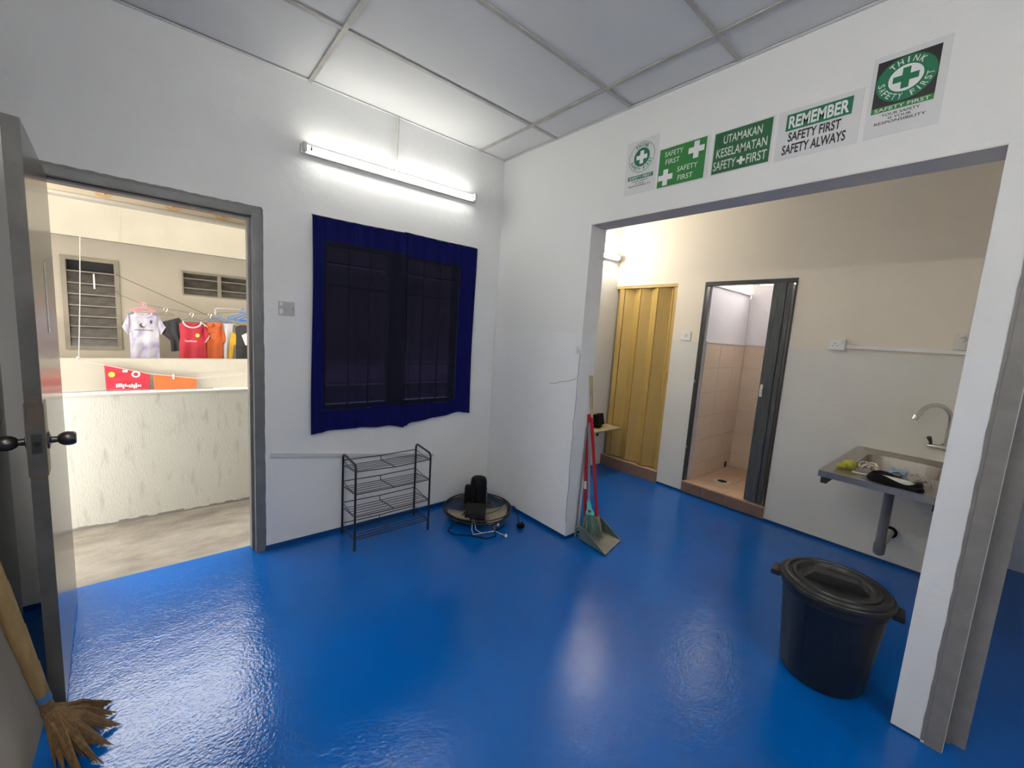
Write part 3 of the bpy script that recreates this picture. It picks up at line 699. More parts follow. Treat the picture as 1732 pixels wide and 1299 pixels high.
def shirt(name, label, m, xc, y, ztop, zbot, sw, bw, sleeve, depth, folds, ph, slw=.12, tilt=0.0, slant=.05):
    t = thing(name, (xc, y, zbot), label, 'shirt', 'shirts hanging across the gap')
    b = MB(); nk = .085
    Lh = [(xc - nk, ztop), (xc - sw / 2, ztop - slant), (xc - sw / 2 + .01, ztop - .18), (xc - bw / 2, ztop - .3), (xc - bw / 2, zbot)]
    Rh = [(xc + nk, ztop), (xc + sw / 2, ztop - slant), (xc + sw / 2 - .01, ztop - .18), (xc + bw / 2, ztop - .3), (xc + bw / 2, zbot)]
    Lh[0] = (xc - nk - .02, ztop - .012); Rh[0] = (xc + nk + .02, ztop - .012)
    cloth_grid(b, Lh, Rh, y, depth, folds, ph)
    b.build('body', m, t, smooth=True)
    for s in (-1, 1):
        if not sleeve[0 if s < 0 else 1]: continue
        dx, dz = sleeve[0 if s < 0 else 1]
        b = MB(); x0 = xc + s * (sw / 2 - .012)
        p0 = Vector((x0, y, ztop - slant - .005)); p1 = Vector((x0 - s * .005, y, ztop - slant - slw - .02))
        q0 = p0 + Vector((s * dx, 0, -dz)); q1 = q0 + Vector((-s * .045, 0, -slw * .72))
        for side in (-1, 1):
            b.grid(lambda u, v: tuple((p0.lerp(p1, u)).lerp(q0.lerp(q1, u), v) + Vector((0, side * .022 * math.sin(PI * u) - .004, 0))), 8, 6)
        bmesh.ops.remove_doubles(b.bm, verts=list(b.bm.verts), dist=.0004)
        sl = b.build('sleeve', m, t, smooth=True)
        sl['cuff'] = 1
        cb = MB(); cb.tube([q0 + Vector((0, -.004, 0)), q0.lerp(q1, .5) + Vector((0, -.028, 0)), q1 + Vector((0, -.004, 0)), q0.lerp(q1, .5) + Vector((0, .02, 0))], .006, 6, closed=True)
        cb.build('cuff', M_WCL if m in (M_RED, M_LIL) else m, t, smooth=True)
        del sl['cuff']
    return t
def collar(t, m, xc, y, ztop, nk, dip, r=.008):
    MB().tube([(xc - nk, y, ztop)] + [(xc - nk * math.cos(a), y - .028 * math.sin(a) - .006, ztop - dip * math.sin(a)) for a in [k * PI / 10 for k in range(1, 10)]] + [(xc + nk, y, ztop)], r, 8).build('collar', m, t, smooth=True)
mpS = lambda yy: (lambda u, v: (u, yy, v))
YS = 3.75
sh = shirt('jersey', 'white and lilac marbled football jersey on pink hangers', M_LIL, -2.335, YS, 1.418, .80, .29, .26, ((.055, .14), (.06, .13)), .05, 2.2, .4, slant=.03)
collar(sh, M_WCL, -2.335, YS - .012, 1.412, .075, .045)
for s in (-1, 1): MB().tube([(-2.335 + s * .09, YS - .022, 1.412), (-2.335 + s * .14, YS - .02, 1.385)], .011, 6).build('shoulder_stripe', mat('grey_shirt_stripe', (.16, .15, .18), .7), sh, smooth=True)
b = MB(); add_text(b, 'snapdragon', -2.42, 1.195, -2.255, 1.222, mpS(YS - .055), .02); b.build('chest_lettering', M_INK, sh, recalc=False)
b = MB(); flat(b, disc(-2.35, 1.262, .026), mpS(YS - .053)); b.build('chest_emblem', M_INK, sh, recalc=False)
b = MB(); flat(b, disc(-2.336, 1.270, .017), mpS(YS - .0545)); b.build('emblem_flame', M_WCL, sh, recalc=False)
b = MB(); flat(b, [(-2.283, 1.325), (-2.258, 1.325), (-2.262, 1.295), (-2.27, 1.28), (-2.278, 1.295)], mpS(YS - .053)); b.build('chest_crest', M_INK, sh, recalc=False)
hanger(M_PINK, -2.345, YS + .01, 1.522, .22, 'pink hanger holding the lilac marbled jersey', 'clothes hangers on the thin line', drop=.085)
hanger(M_PINK, -2.325, YS + .035, 1.522, .20, 'second pink hanger doubled up behind the lilac marbled jersey', 'clothes hangers on the thin line', drop=.08)
# black draped top
t = thing('top', (-2.05, YS, .95), 'black sleeveless top draped aslant between the two football jerseys', 'top', 'shirts hanging across the gap')
b = MB(); cloth_grid(b, [(-2.165, 1.315), (-2.17, 1.24), (-2.175, 1.17), (-2.10, 1.09), (-2.095, .955)], [(-2.01, 1.375), (-1.975, 1.33), (-1.965, 1.24), (-1.955, 1.10), (-1.935, .975)], YS + .02, .05, 2.5, 1.0); b.build('body', M_BCL, t, smooth=True)
hanger(M_WIRE, -2.133, YS + .04, 1.478, .16, 'bare wire hanger above the black top', 'clothes hangers on the thin line', drop=.07, r=.003)
# red jersey
sh = shirt('jersey', 'red football jersey with white collar and white striped cuff', M_RED, -1.885, YS - .02, 1.335, .80, .26, .27, (None, (.055, .13)), .05, 2.0, 1.3, slant=.03)
collar(sh, M_WCL, -1.885, YS - .035, 1.338, .09, .075, r=.009)
b = MB(); add_text(b, 'TeamViewer', -1.965, 1.085, -1.845, 1.108, mpS(YS - .076), .01); b.build('chest_lettering', M_WCL, sh, recalc=False)
b = MB(); flat(b, disc(-1.838, 1.168, .020, .024), mpS(YS - .072)); b.build('chest_crest', M_GOLDC, sh, recalc=False)
for k in range(3): MB().tube([(-1.79 + .012 * k, YS - .03, 1.325 - .004 * k), (-1.755 + .012 * k, YS - .03, 1.285 - .004 * k)], .0035, 6).build('shoulder_stripe', M_WCL, sh)
hanger(M_WIRE, -1.885, YS, 1.44, .22, 'wire hanger inside the red jersey', 'clothes hangers on the thin line', drop=.10, r=.003)
# orange shirt
sh = shirt('shirt', 'orange collared work shirt with chest pocket beside the red jersey', M_ORG, -1.665, YS + .03, 1.345, .80, .20, .19, (None, (.045, .16)), .05, 2.0, 2.0, slant=.03)
for s in (-1, 1): MB().poly([(-1.665, YS - .012, 1.33), (-1.665 + s * .055, YS - .008, 1.345), (-1.665 + s * .075, YS - .012, 1.30), (-1.665 + s * .03, YS - .02, 1.285)], (0, -.006, 0)).build('collar_flap', M_ORG, sh)
MB().box(-1.70, -1.635, YS - .006, YS, 1.12, 1.2).build('pocket', M_ORG, sh, bevel=.002)
hanger(M_WIRE, -1.70, YS + .03, 1.445, .20, 'wire hanger inside the orange work shirt', 'clothes hangers on the thin line', drop=.10, r=.003)
# white and yellow shirt
sh = shirt('shirt', 'half white and half yellow shirt beside the orange work shirt', M_WCL, -1.515, YS + .05, 1.345, .80, .13, .12, (None, None), .05, 1.5, .2, slant=.03)
MB().poly([(-1.475, YS, 1.23), (-1.425, YS, 1.20), (-1.405, YS, 1.06), (-1.455, YS, 1.06), (-1.475, YS, .82), (-1.52, YS, .82), (-1.50, YS, 1.05)], (0, .03, 0)).build('yellow_side', M_YCL, sh, bevel=.004)
hanger(M_BLUEH, -1.60, YS + .05, 1.452, .26, 'blue hanger tilted over the white and yellow shirt', 'blue hangers on the rail', drop=.09)
# black shirt with white print
sh = shirt('shirt', 'black shirt with large white print next to the door jamb', M_BCL, -1.265, YS, 1.335, .82, .34, .33, (None, (.05, .14)), .06, 2.0, .8, slant=.04)
MB().poly([(-1.37, YS - .045, 1.19), (-1.25, YS - .045, 1.26), (-1.16, YS - .045, 1.22), (-1.17, YS - .045, 1.05), (-1.33, YS - .045, 1.06)], (0, -.003, 0)).build('white_print', M_WCL, sh)
for k, (hx_, hz) in enumerate(((-1.34, 1.535), (-1.27, 1.538), (-1.20, 1.54))):
    hanger(M_BLUEH, hx_, YS + .02 + .03 * k, hz, .36, ['front blue hanger of the three over the black shirt', 'middle blue hanger of the three over the black shirt', 'rear blue hanger of the three over the black shirt'][k], 'blue hangers on the rail', drop=.13 + .01 * k, r=.007)
# cloths on the white line
def draped(name, label, m, x0, x1, z0, z1, drop, ph):
    t = thing(name, ((x0 + x1) / 2, 3.3, min(z0, z1) - drop), label, 'cloth', 'cloths on the white line')
    b = MB()
    def f(u, v):
        a = (v - .5) * 2
        zt_ = z0 + (z1 - z0) * u
        s = 1 if a > 0 else -1
        dd = abs(a)
        return (x0 + (x1 - x0) * u + .02 * dd * math.sin(ph + u * 3), 3.3 - s * (.008 + .03 * dd) * min(1, dd * 6) + .010 * dd * math.sin(u * 14 + ph), zt_ + .006 * (1 - min(1, dd * 6)) - drop * dd)
    b.grid(f, 24, 20)
    b.build('cloth', m, t, smooth=True, solid=.003)
    return t
t = draped('jersey', 'red jersey doubled over the white line with gold crest', M_RED, -2.658, -2.298, .838, .738, .34, .5)
b = MB(); flat(b, disc(-2.60, .742, .026, .028), mpS(3.232)); b.build('crest', M_GOLDC, t, recalc=False)
b = MB()
ring(b, -2.41, .742, .020, .036, mpS(3.236), 24); flat(b, rect(-2.515, .765, -2.475, .79), mpS(3.238)); b.build('number_print', M_WCL, t, recalc=False)
b = MB(); random.seed(5)
for k in range(12):
    u = -2.57 + k * .017; flat(b, rect(u, .60 + random.uniform(-.012, .012), u + .013, .635 + random.uniform(-.01, .014)), mpS(3.216))
b.build('checked_print', M_WCL, t, recalc=False)
t = draped('cloth', 'plain orange cloth pegged over the white line', M_ORG, -2.272, -1.878, .728, .676, .32, 1.7)
tag(MB().box(-2.10, -2.085, 3.275, 3.325, .675, .725).build('clothes_peg', M_WHITEP, bevel=.003), 'white peg clipping the orange cloth to the line', 'peg')

# ================================================================== LAMPS AND ADDED FILL LIGHTS
def batten(name, label, p0, p1, out, strength, col, tube_off=.030):
    """fluorescent batten from p0 to p1 on a wall; out = unit vector away from the wall"""
    p0 = Vector(p0); p1 = Vector(p1); out = Vector(out); ax = (p1 - p0).normalized(); up = Vector((0, 0, 1))
    t = thing(name, tuple((p0 + p1) / 2), label, 'lamp', 'fluorescent lamps')
    def obox(b, a0, a1, o0, o1, z0, z1):
        c = [p0 + ax * a + out * o + up * z for a in (a0, a1) for o in (o0, o1) for z in (z0, z1)]
        b.hull8([c[0], c[4], c[6], c[2]], [c[1], c[5], c[7], c[3]])
        return b
    Ln = (p1 - p0).length
    obox(MB(), 0, Ln, 0.0, .032, -.032, .018).build('housing', M_OLDPL, t, bevel=.004)
    for a in (.008, Ln - .032):
        obox(MB(), a, a + .020, .032, .062, -.026, .022).build('tube_holder', M_STONE, t, bevel=.003)
    b = MB(); b.tube([p0 + ax * .029 + out * (.034 + tube_off * .5) - up * .004, p1 - ax * .033 + out * (.034 + tube_off * .5) - up * .004], .0125, 14)
    b.build('tube', emitter(name + '_glow_%d' % int(strength * 10), col, strength), t, smooth=True)
    for a in (.045, Ln - .055): MB().tube([p0 + ax * a + out * (.034 + tube_off * .5) - up * .004, p0 + ax * (a + .012) + out * (.034 + tube_off * .5) - up * .004], .0132, 14).build('end_cap', M_CHROME, t)
    return t
batten('fluorescent_lamp', 'lit fluorescent batten above the navy curtain', (-1.535, 0, 2.463), (-.285, 0, 2.483), (0, -1, 0), TUBE_MAIN, (1.0, 0.985, 0.91))
batten('fluorescent_lamp', 'lit fluorescent batten high in the kitchen corner', (.44, YK, 2.345), (1.66, YK, 2.345), (0, -1, 0), TUBE_KITCHEN, (1.0, 0.93, 0.80))
batten('fluorescent_lamp', 'added fill light shaped as a batten on the left wall beside the camera', (XL, -2.75, 2.35), (XL, -1.55, 2.35), (1, 0, 0), FILL_LEFT, (1.0, 0.965, 0.89))  # invented batten, brightens the sign wall and pier from out of view
batten('fluorescent_lamp', 'added fill light shaped as a batten on the rear wall behind the camera', (-2.2, YR, 2.35), (-1.0, YR, 2.35), (0, 1, 0), FILL_REAR, (1.0, 0.965, 0.90))  # made-up batten out of view, lifts the window wall
batten('fluorescent_lamp', 'added fill light shaped as a batten, unseen in the side room', (.7, YR, 2.45), (1.9, YR, 2.45), (0, 1, 0), FILL_SIDE, (0.9, 0.97, 1.0))  # extra batten put in to brighten the side room
tag(MB().tube([(-.935, -.010, H - .002), (-.935, -.012, 2.80), (-.937, -.010, 2.70), (-.940, -.012, 2.49)], .010, 10).build('conduit', M_STONE, smooth=True), 'pale conduit dropping from the ceiling to the lamp over the curtain', 'conduit')

# ================================================================== CURTAIN
cu = thing('curtain', (-.86, -.03, .72), 'navy sheer curtain in two panels over the louvred window', 'curtain')
def panel(xa, xb, ztop_a, ztop_b, zb, ph, yo, tw_):
    b = MB()
    def f(u, v):
        x = xa + (xb - xa) * u
        zt_ = ztop_a + (ztop_b - ztop_a) * u
        n = len(zb) - 1; q = u * n; i = min(int(q), n - 1); zb_ = zb[i] + (zb[i + 1] - zb[i]) * (q - i)
        z = zt_ + (zb_ - zt_) * v
        y = yo - .010 * (1 + math.sin(u * 19 + ph + .8 * v)) * (.35 + .4 * v) - .007 * math.sin(u * 47 + ph * 2 + math.sin(u * 9)) * (1 - .85 * v) - .006 * v
        for c, wd, am in tw_:
            y -= am * math.exp(-((u - c - .04 * v) / wd) ** 2)
        return (x + .006 * math.sin(v * 5 + ph) * (1 if u in (0, 1) else .3), y, z)
    b.grid(f, 110, 60)
    return b
def hem(o, xl, xr):
    o.data.materials.append(M_HEM)
    for p in o.data.polygons:
        c = p.center + WP[o.name]
        if c.x < xl or c.x > xr or c.z > 1.962 - .012 * (c.x + .9) or c.z < .885: p.material_index = 1
    return o
hem(panel(-1.470, -.835, 2.095, 2.108, [.728, .742, .744, .742, .735, .735, .715], .3, -.012, ((.06, .02, .012), (.40, .012, .012), (.95, .03, .02))).build('curtain_panel', M_CURT, cu, smooth=True, recalc=False), -1.398, -.84)
hem(panel(-.865, -.248, 2.112, 2.110, [.712, .742, .752, .765, .775, .792, .776], 1.7, -.014, ((.04, .03, .02), (.45, .012, .012), (.93, .03, .012))).build('curtain_panel', M_CURT, cu, smooth=True, recalc=False), -.862, -.388)
for (xa, xb, za, zb_) in ((-1.47, -.84, 2.098, 2.110), (-.86, -.25, 2.114, 2.112)):
    MB().tube([(xa, -.012, za), ((xa + xb) / 2, -.014, (za + zb_) / 2 - .004), (xb, -.012, zb_)], .004, 6).build('curtain_wire', M_GFRAME, cu, smooth=True)

# ================================================================== WALL FITTINGS
t = thing('light_switch', (-1.606, 0, 1.482), 'grey wall switch with a white label beside the entrance door', 'switch')
MB().box(-1.649, -1.563, -.010, 0, 1.482, 1.563).build('plate', M_GREYPL, t, bevel=.003)
MB().box(-1.617, -1.595, -.015, -.010, 1.508, 1.537).build('rocker', M_GREYPL, t, bevel=.003)
for a in ((-1.628, 1.488, 1.518), (-1.630, 1.538, 1.556)): MB().box(-1.646, a[0], -.0108, -.010, a[1], a[2]).build('white_label', M_WHITEP, t)
MB().lathe([(0, 0), (.003, 0), (0, .002)], (-1.574, -.010, 1.522), mtx=Matrix.Rotation(PI / 2, 4, 'X'), n=10).build('screw', M_DARK, t)
b = MB(); c0 = Vector((-1.70, 0, .617)); c1 = Vector((-.552, 0, .452))
b.hull8([c0 + Vector((0, 0, -.012)), c1 + Vector((0, 0, -.010)), c1 + Vector((0, -.012, -.010)), c0 + Vector((0, -.012, -.012))], [c0 + Vector((0, 0, .012)), c1 + Vector((0, 0, .010)), c1 + Vector((0, -.012, .010)), c0 + Vector((0, -.012, .012))])
tag(b.build('trunking', M_STRIP, bevel=.002), 'thin pale trunking strip on the wall behind the shoe rack', 'trunking')
t = thing('light_switch', (D, -.836, 1.50), 'white square switch between the two cubicle doors', 'switch')
MB().box(D - .010, D, -.887, -.786, 1.500, 1.588).build('plate', M_WHITEP, t, bevel=.003)
MB().box(D - .015, D - .010, -.848, -.826, 1.53, 1.56).build('rocker', M_OLDPL, t, bevel=.003)
t = thing('power_socket', (D, -2.03, 1.50), 'white switched power socket at the left end of the kitchen trunking', 'socket')
MB().box(D - .028, D, -2.080, -1.980, 1.496, 1.580).build('plate', M_WHITEP, t, bevel=.004)
MB().box(D - .034, D - .028, -2.074, -2.054, 1.540, 1.572).build('switch', M_OLDPL, t, bevel=.002)
for dy, dz, a, c in ((0, .028, .004, .010), (-.014, .010, .008, .004), (.014, .010, .008, .004)):
    MB().box(D - .0288, D - .0278, -2.02 + dy - a / 2, -2.02 + dy + a / 2, 1.515 + dz - c / 2, 1.515 + dz + c / 2).build('pin_hole', M_DARK, t)
tag(MB().box(D - .016, D, -2.70, -2.081, 1.512, 1.540).build('trunking', M_WHITEP, bevel=.002), 'white trunking running right from the kitchen socket', 'trunking')
t = thing('junction_box', (D, -2.68, 1.515), 'cream junction box at the right end of the kitchen trunking', 'junction box')
MB().box(D - .03, D, -2.755, -2.630, 1.541, 1.642).build('body', M_OLDPL, t, bevel=.006)
MB().tube([(D - .032, -2.655, 1.615), (D - .034, -2.672, 1.625), (D - .034, -2.685, 1.61), (D - .033, -2.67, 1.59)], .003, 6).build('tape_loop', M_GREYPL, t)

# signs ----------------------------------------------------------------
def sign(y0, y1, z0, z1, label, lam=None):
    t = thing('safety_sign', (0, (y0 + y1) / 2, z0), label, 'sign', 'safety signs above the opening')
    MB().box(-.0016, -.0002, y1, y0, z0, z1).build('laminated_sheet', lam or M_PAPER, t)
    Wd, Ht = y0 - y1, z1 - z0
    def lay(k):
        return lambda u, v: (-.0018 - .0004 * k, y0 - u * Wd, z0 + v * Ht)
    def absu(k):
        return lambda u, v: (-.0018 - .0004 * k, u, v)
    return t, lay, Wd, Ht
def prt(t, polys, m, mp, name):
    b = MB()
    for p in polys: flat(b, p, mp)
    return b.build(name, m, t, recalc=False)
def txt(t, items, m, mp, name, bold=.012, shear=0.0):
    for s, u0, v0, u1, v1 in items:
        b = MB(); add_text(b, s, u0, v0, u1, v1, mp, bold, shear); b.build(name, m, t, recalc=False)
def metric(y0, z0, k):       # u, v in metres from the sheet's lower left corner
    return lambda u, v: (-.0018 - .0004 * k, y0 - u, z0 + v)
# 1 small portrait sign
y0, z0 = -1.203, 2.338
t, lay, Wd, Ht = sign(y0, -1.411, z0, 2.640, 'small portrait sign with a thin ring and white cross, leftmost of the five')
cu_, cv_ = .104, .202
b = MB(); ring(b, cu_, cv_, .0825, .085, metric(y0, z0, 1)); b.build('ring_line', M_GREEN, t, recalc=False)
prt(t, [disc(cu_, cv_, .052)], M_GREEN, metric(y0, z0, 1), 'green_disc')
prt(t, [cross(cu_, cv_, .036, .012)], M_INKW, metric(y0, z0, 2), 'white_cross')
b = MB(); arc_text(b, 'THINK', cu_, cv_, .067, .021, 122, 58, metric(y0, z0, 1), .03); b.build('ring_lettering', M_GREEN, t, recalc=False)
b = MB(); arc_text(b, 'SAFETY FIRST', cu_, cv_, .067, .019, 200, 340, metric(y0, z0, 1), .03, outward=False, wid=.0115); b.build('ring_lettering', M_GREEN, t, recalc=False)
prt(t, [rect(.022, .080, .190, .103)], M_GREEN, metric(y0, z0, 1), 'green_band')
txt(t, [('SAFETY FIRST', .032, .084, .180, .099)], M_INKW, metric(y0, z0, 2), 'band_lettering')
txt(t, [('YOUR SAFETY', .050, .066, .160, .075), ('IS YOUR', .075, .053, .135, .061), ('RESPONSIBILITY', .032, .040, .180, .049)], M_INK, metric(y0, z0, 1), 'small_lettering')
# 2 leaf green
y0, z0 = -1.427, 2.337
t, lay, Wd, Ht = sign(y0 + .004, -1.713, z0 - .006, 2.549, 'leaf green landscape sign with two white crosses')
g = metric(y0, z0, 1); g2 = metric(y0, z0, 2); w_, h_ = .266, .206
prt(t, [rect(0, 0, w_, h_)], M_GREEN2, g, 'green_print')
prt(t, [cross(w_ * .80, h_ * .755, .043, .0145)], M_INKW, g2, 'white_cross')
prt(t, [cross(w_ * .175, h_ * .245, .043, .0145)], M_INKW, g2, 'white_cross')
txt(t, [('SAFETY', w_ * .12, h_ * .78, w_ * .52, h_ * .91), ('FIRST', w_ * .15, h_ * .575, w_ * .46, h_ * .705), ('SAFETY', w_ * .43, h_ * .31, w_ * .86, h_ * .44), ('FIRST', w_ * .46, h_ * .085, w_ * .78, h_ * .215)], M_GREENW, g2, 'white_lettering', .008)
# 3 dark green
y0, z0 = -1.735, 2.339
t, lay, Wd, Ht = sign(y0 + .006, -2.008, z0 - .006, 2.542, 'dark green landscape sign with three lines of white capitals')
g = metric(y0, z0, 1); g2 = metric(y0, z0, 2); w_, h_ = .264, .197
prt(t, [rect(0, 0, w_, h_)], M_GREEN3, g, 'green_print')
txt(t, [('UTAMAKAN', w_ * .17, h_ * .70, w_ * .84, h_ * .90), ('KESELAMATAN', w_ * .06, h_ * .385, w_ * .945, h_ * .60), ('SAFETY', w_ * .025, h_ * .08, w_ * .435, h_ * .30), ('FIRST', w_ * .625, h_ * .08, w_ * .96, h_ * .30)], M_GREENW, g2, 'white_lettering', .008)
prt(t, [cross(w_ * .53, h_ * .19, .0185, .006)], M_INKW, g2, 'white_cross')
# 4 remember
y0, z0 = -2.022, 2.330
t, lay, Wd, Ht = sign(y0, -2.325, z0, 2.540, 'white landscape sign with a green REMEMBER heading')
g = metric(y0, z0, 1); g2 = metric(y0, z0, 2)
prt(t, [rect(.034, .121, .271, .191)], M_GREEN, g, 'green_heading')
txt(t, [('REMEMBER', .044, .130, .261, .182)], M_INKW, g2, 'heading_lettering', .03)
txt(t, [('SAFETY FIRST', .048, .073, .240, .113), ('SAFETY ALWAYS', .030, .020, .262, .062)], M_INK, g, 'black_lettering', .025)
# 5 large portrait sign
y0, z0 = -2.343, 2.332
t, lay, Wd, Ht = sign(y0, -2.560, z0, 2.632, 'portrait sign with a green ring on a black square, rightmost of the five')
g = metric(y0, z0, 1)
prt(t, [rect(.014, .110, .192, .279)], M_INK, g, 'black_square')
prt(t, [rect(.014, .089, .192, .110)], M_GREEN2, g, 'green_band')
cu_, cv_ = .103, .196
prt(t, [disc(cu_, cv_, .087, .080)], M_GREEN, metric(y0, z0, 2), 'green_ring')
prt(t, [disc(cu_, cv_, .050, .047)], M_INKW, metric(y0, z0, 3), 'white_disc')
prt(t, [cross(cu_, cv_, .037, .0115)], M_GREEN, metric(y0, z0, 4), 'green_cross')
b = MB(); arc_text(b, 'THINK', cu_, cv_, .063, .021, 128, 52, metric(y0, z0, 3), .02, sx=1.08); b.build('ring_lettering', M_GREENW, t, recalc=False)
b = MB(); arc_text(b, 'SAFETY FIRST', cu_, cv_, .064, .021, 187, 353, metric(y0, z0, 3), .01, outward=False, sx=1.08, wid=.0130); b.build('ring_lettering', M_GREENW, t, recalc=False)
txt(t, [('SAFETY FIRST', .024, .093, .182, .106)], M_GREENW, metric(y0, z0, 2), 'band_lettering')
txt(t, [('YOUR SAFETY', .048, .072, .158, .082), ('IS YOUR', .070, .058, .136, .067), ('RESPONSIBILITY', .030, .043, .178, .053)], M_INK, g, 'small_lettering')

# ================================================================== SHOE RACK
rk = thing('shoe_rack', (-1.01, -.17, 0), 'black wire shoe rack with four open tiers under the curtain', 'shoe rack')
def side_frame(xb, xf):
    yb, yf = -.040, -.308
    pts = [(xb, yb, 0), (xb, yb, .545)]
    for k in range(1, 6): a = k / 6 * PI / 2; pts.append((xb, yb - .03 * (1 - math.cos(a)), .545 + .03 * math.sin(a)))
    pts += [(xb + (xf - xb) * .2, yb - .05, .576), (xb + (xf - xb) * .8, yf + .05, .574)]
    for k in range(1, 6): a = k / 6 * PI / 2; pts.append((xf, yf + .03 * (1 - math.sin(a)), .545 + .03 * math.cos(a)))
    pts += [(xf, yf, .545), (xf, yf, 0)]
    MB().tube(pts, .0072, 10).build('side_frame', M_BLACKM, rk, smooth=True)
LB, LF, RB, RF = -1.273, -1.283, -.728, -.752
side_frame(LB, LF); side_frame(RB, RF)
for zt_ in (.530, .380, .227, .076):
    tier = MB()
    fl = Vector((LF, -.308, zt_)); frr = Vector((RF, -.308, zt_)); bl = Vector((LB, -.040, zt_)); br = Vector((RB, -.040, zt_))
    mid = lambda a, c, s: [a, a.lerp(c, .5) - Vector((0, 0, s)), c]
    tier.tube(mid(fl, frr, .010 if zt_ > .5 else .002), .0032, 6)
    tr = tier.build('front_rail', M_BLACKM, rk, smooth=True)
    MB().tube(mid(bl, br, .006), .0032, 6).build('back_rail', M_BLACKM, rk, smooth=True)
    for k in range(5):
        f = .12 + .19 * k
        a = bl.lerp(fl, f) - Vector((0, 0, .034 * (1 - f))); c = br.lerp(frr, f) - Vector((0, 0, .034 * (1 - f)))
        MB().tube([a, c], .0022, 6).build('shelf_wire', M_BLACKM, rk)
    for (p, q) in ((bl, fl), (br, frr)):
        MB().tube([p, p.lerp(q, .02) - Vector((0, 0, .034)), q], .0026, 6).build('end_wire', M_BLACKM, rk)
        MB().tube([p, p.lerp(q, .5) - Vector((0, 0, .006)), q], .0022, 6).build('end_wire', M_BLACKM, rk)
    bm0 = bl.lerp(br, .49); fm = fl.lerp(frr, .50)
    MB().tube([bm0 - Vector((0, 0, .006)), bm0 - Vector((0, 0, .038)), fm - Vector((0, 0, .010 if zt_ > .5 else .003))], .0028, 6).build('cross_wire', M_BLACKM, rk)

# ================================================================== FAN lying face down in the corner
fx_, fy_ = -.335, -.345
fan = thing('wall_fan', (fx_, fy_, 0), 'black wall fan lying face down on the floor in the corner', 'fan')
FR = .262
def circ(r, z, n=48): return [(fx_ + r * math.cos(2 * PI * k / n), fy_ + r * math.sin(2 * PI * k / n), z) for k in range(n)]
for z, r in ((.075, FR), (.095, FR)): MB().tube(circ(r, z), .005, 8, closed=True).build('guard_ring', M_BLACKM, fan, smooth=True)
for z, r in ((.012, .10), (.125, .10), (.03, .19), (.118, .19)): MB().tube(circ(r, z), .0028, 6, closed=True).build('guard_ring', M_BLACKM, fan, smooth=True)
b = MB(); NS = 96
for k in range(NS):
    a = 2 * PI * k / NS; c, s = math.cos(a), math.sin(a)
    b.tube([(fx_ + r * c, fy_ + r * s, z) for r, z in ((.05, .010), (.14, .016), (.22, .042), (FR - .004, .075))], .0014, 4)
b.build('front_guard_wires', M_BLACKM, fan)['kind'] = 'stuff'
b = MB()
for k in range(NS):
    a = 2 * PI * (k + .5) / NS; c, s = math.cos(a), math.sin(a)
    b.tube([(fx_ + r * c, fy_ + r * s, z) for r, z in ((.06, .128), (.14, .126), (.22, .115), (FR - .004, .095))], .0014, 4)
b.build('rear_guard_wires', M_BLACKM, fan)['kind'] = 'stuff'
for k in range(3):
    b = MB(); a0 = k * 2 * PI / 3 + 2.75
    def fb(u, v):
        r = .05 + .185 * u; a = a0 + (v - .5) * (.55 + .95 * u) + .35 * u
        return (fx_ + r * math.cos(a), fy_ + r * math.sin(a), .07 + (v - .5) * .045)
    b.grid(fb, 8, 8); b.build('blade', M_BLADE, fan, smooth=True, solid=.003)
MB().lathe([(0, .03), (.05, .03), (.055, .05), (.05, .09), (0, .095)], (fx_, fy_, 0), n=24).build('hub', M_BLACK, fan, smooth=True)
MB().lathe([(.07, .10), (.075, .12), (.066, .15), (.064, .28), (.061, .308), (.052, .325), (.035, .33), (0, .331)], (fx_ + .005, fy_ + .01, 0), n=32).build('motor_housing', M_BLACK, fan, smooth=True)
MB().box(-.03, .03, -.04, .05, .13, .272, Matrix.Translation((fx_ - .062, fy_ + .012, 0)) @ Matrix.Rotation(.75, 4, 'Z')).build('gearbox', M_BLACK, fan, bevel=.018, smooth=True)
MB().tube([(fx_ + .02, fy_ - .075, .27), (fx_ + .02, fy_ - .078, .14)], .004, 6).build('oscillation_pin', M_CHROME, fan)
mt = Matrix.Translation((fx_ - .115, fy_ - .125, .10)) @ Matrix.Rotation(-.72, 4, 'Z') @ Matrix.Rotation(math.radians(-28), 4, 'X')
MB().box(-.075, .075, -.035, .04, -.03, .085, mt).build('control_box', M_BLACK, fan, bevel=.014, smooth=True)
MB().tube([(fx_ - .10, fy_ - .06, .15), (fx_ - .07, fy_ - .03, .17), (fx_ - .03, fy_ - .02, .16)], .012, 8).build('neck', M_BLACK, fan, smooth=True)
pc = MB().tube([(-.508, -.52, .10), (-.52, -.535, .03), (-.522, -.560, .006), (-.44, -.585, .006), (-.36, -.60, .006), (-.34, -.575, .006), (-.32, -.545, .008), (-.292, -.545, .012)], .0026, 6).build('pull_cord', M_OLDPL, fan, smooth=True)
MB().lathe([(0, -.012), (.008, -.009), (.011, 0), (.008, .010), (0, .012)], (-.288, -.552, .013), n=12).build('cord_end', M_WHITEP, pc, smooth=True)
pc = MB().tube([(-.50, -.53, .10), (-.495, -.55, .03), (-.46, -.575, .006), (-.36, -.61, .006), (-.35, -.655, .006), (-.345, -.70, .010)], .0026, 6).build('pull_cord', M_OLDPL, fan, smooth=True)
MB().lathe([(0, -.012), (.008, -.009), (.011, 0), (.008, .010), (0, .012)], (-.343, -.712, .012), n=12).build('cord_end', M_WHITEP, pc, smooth=True)
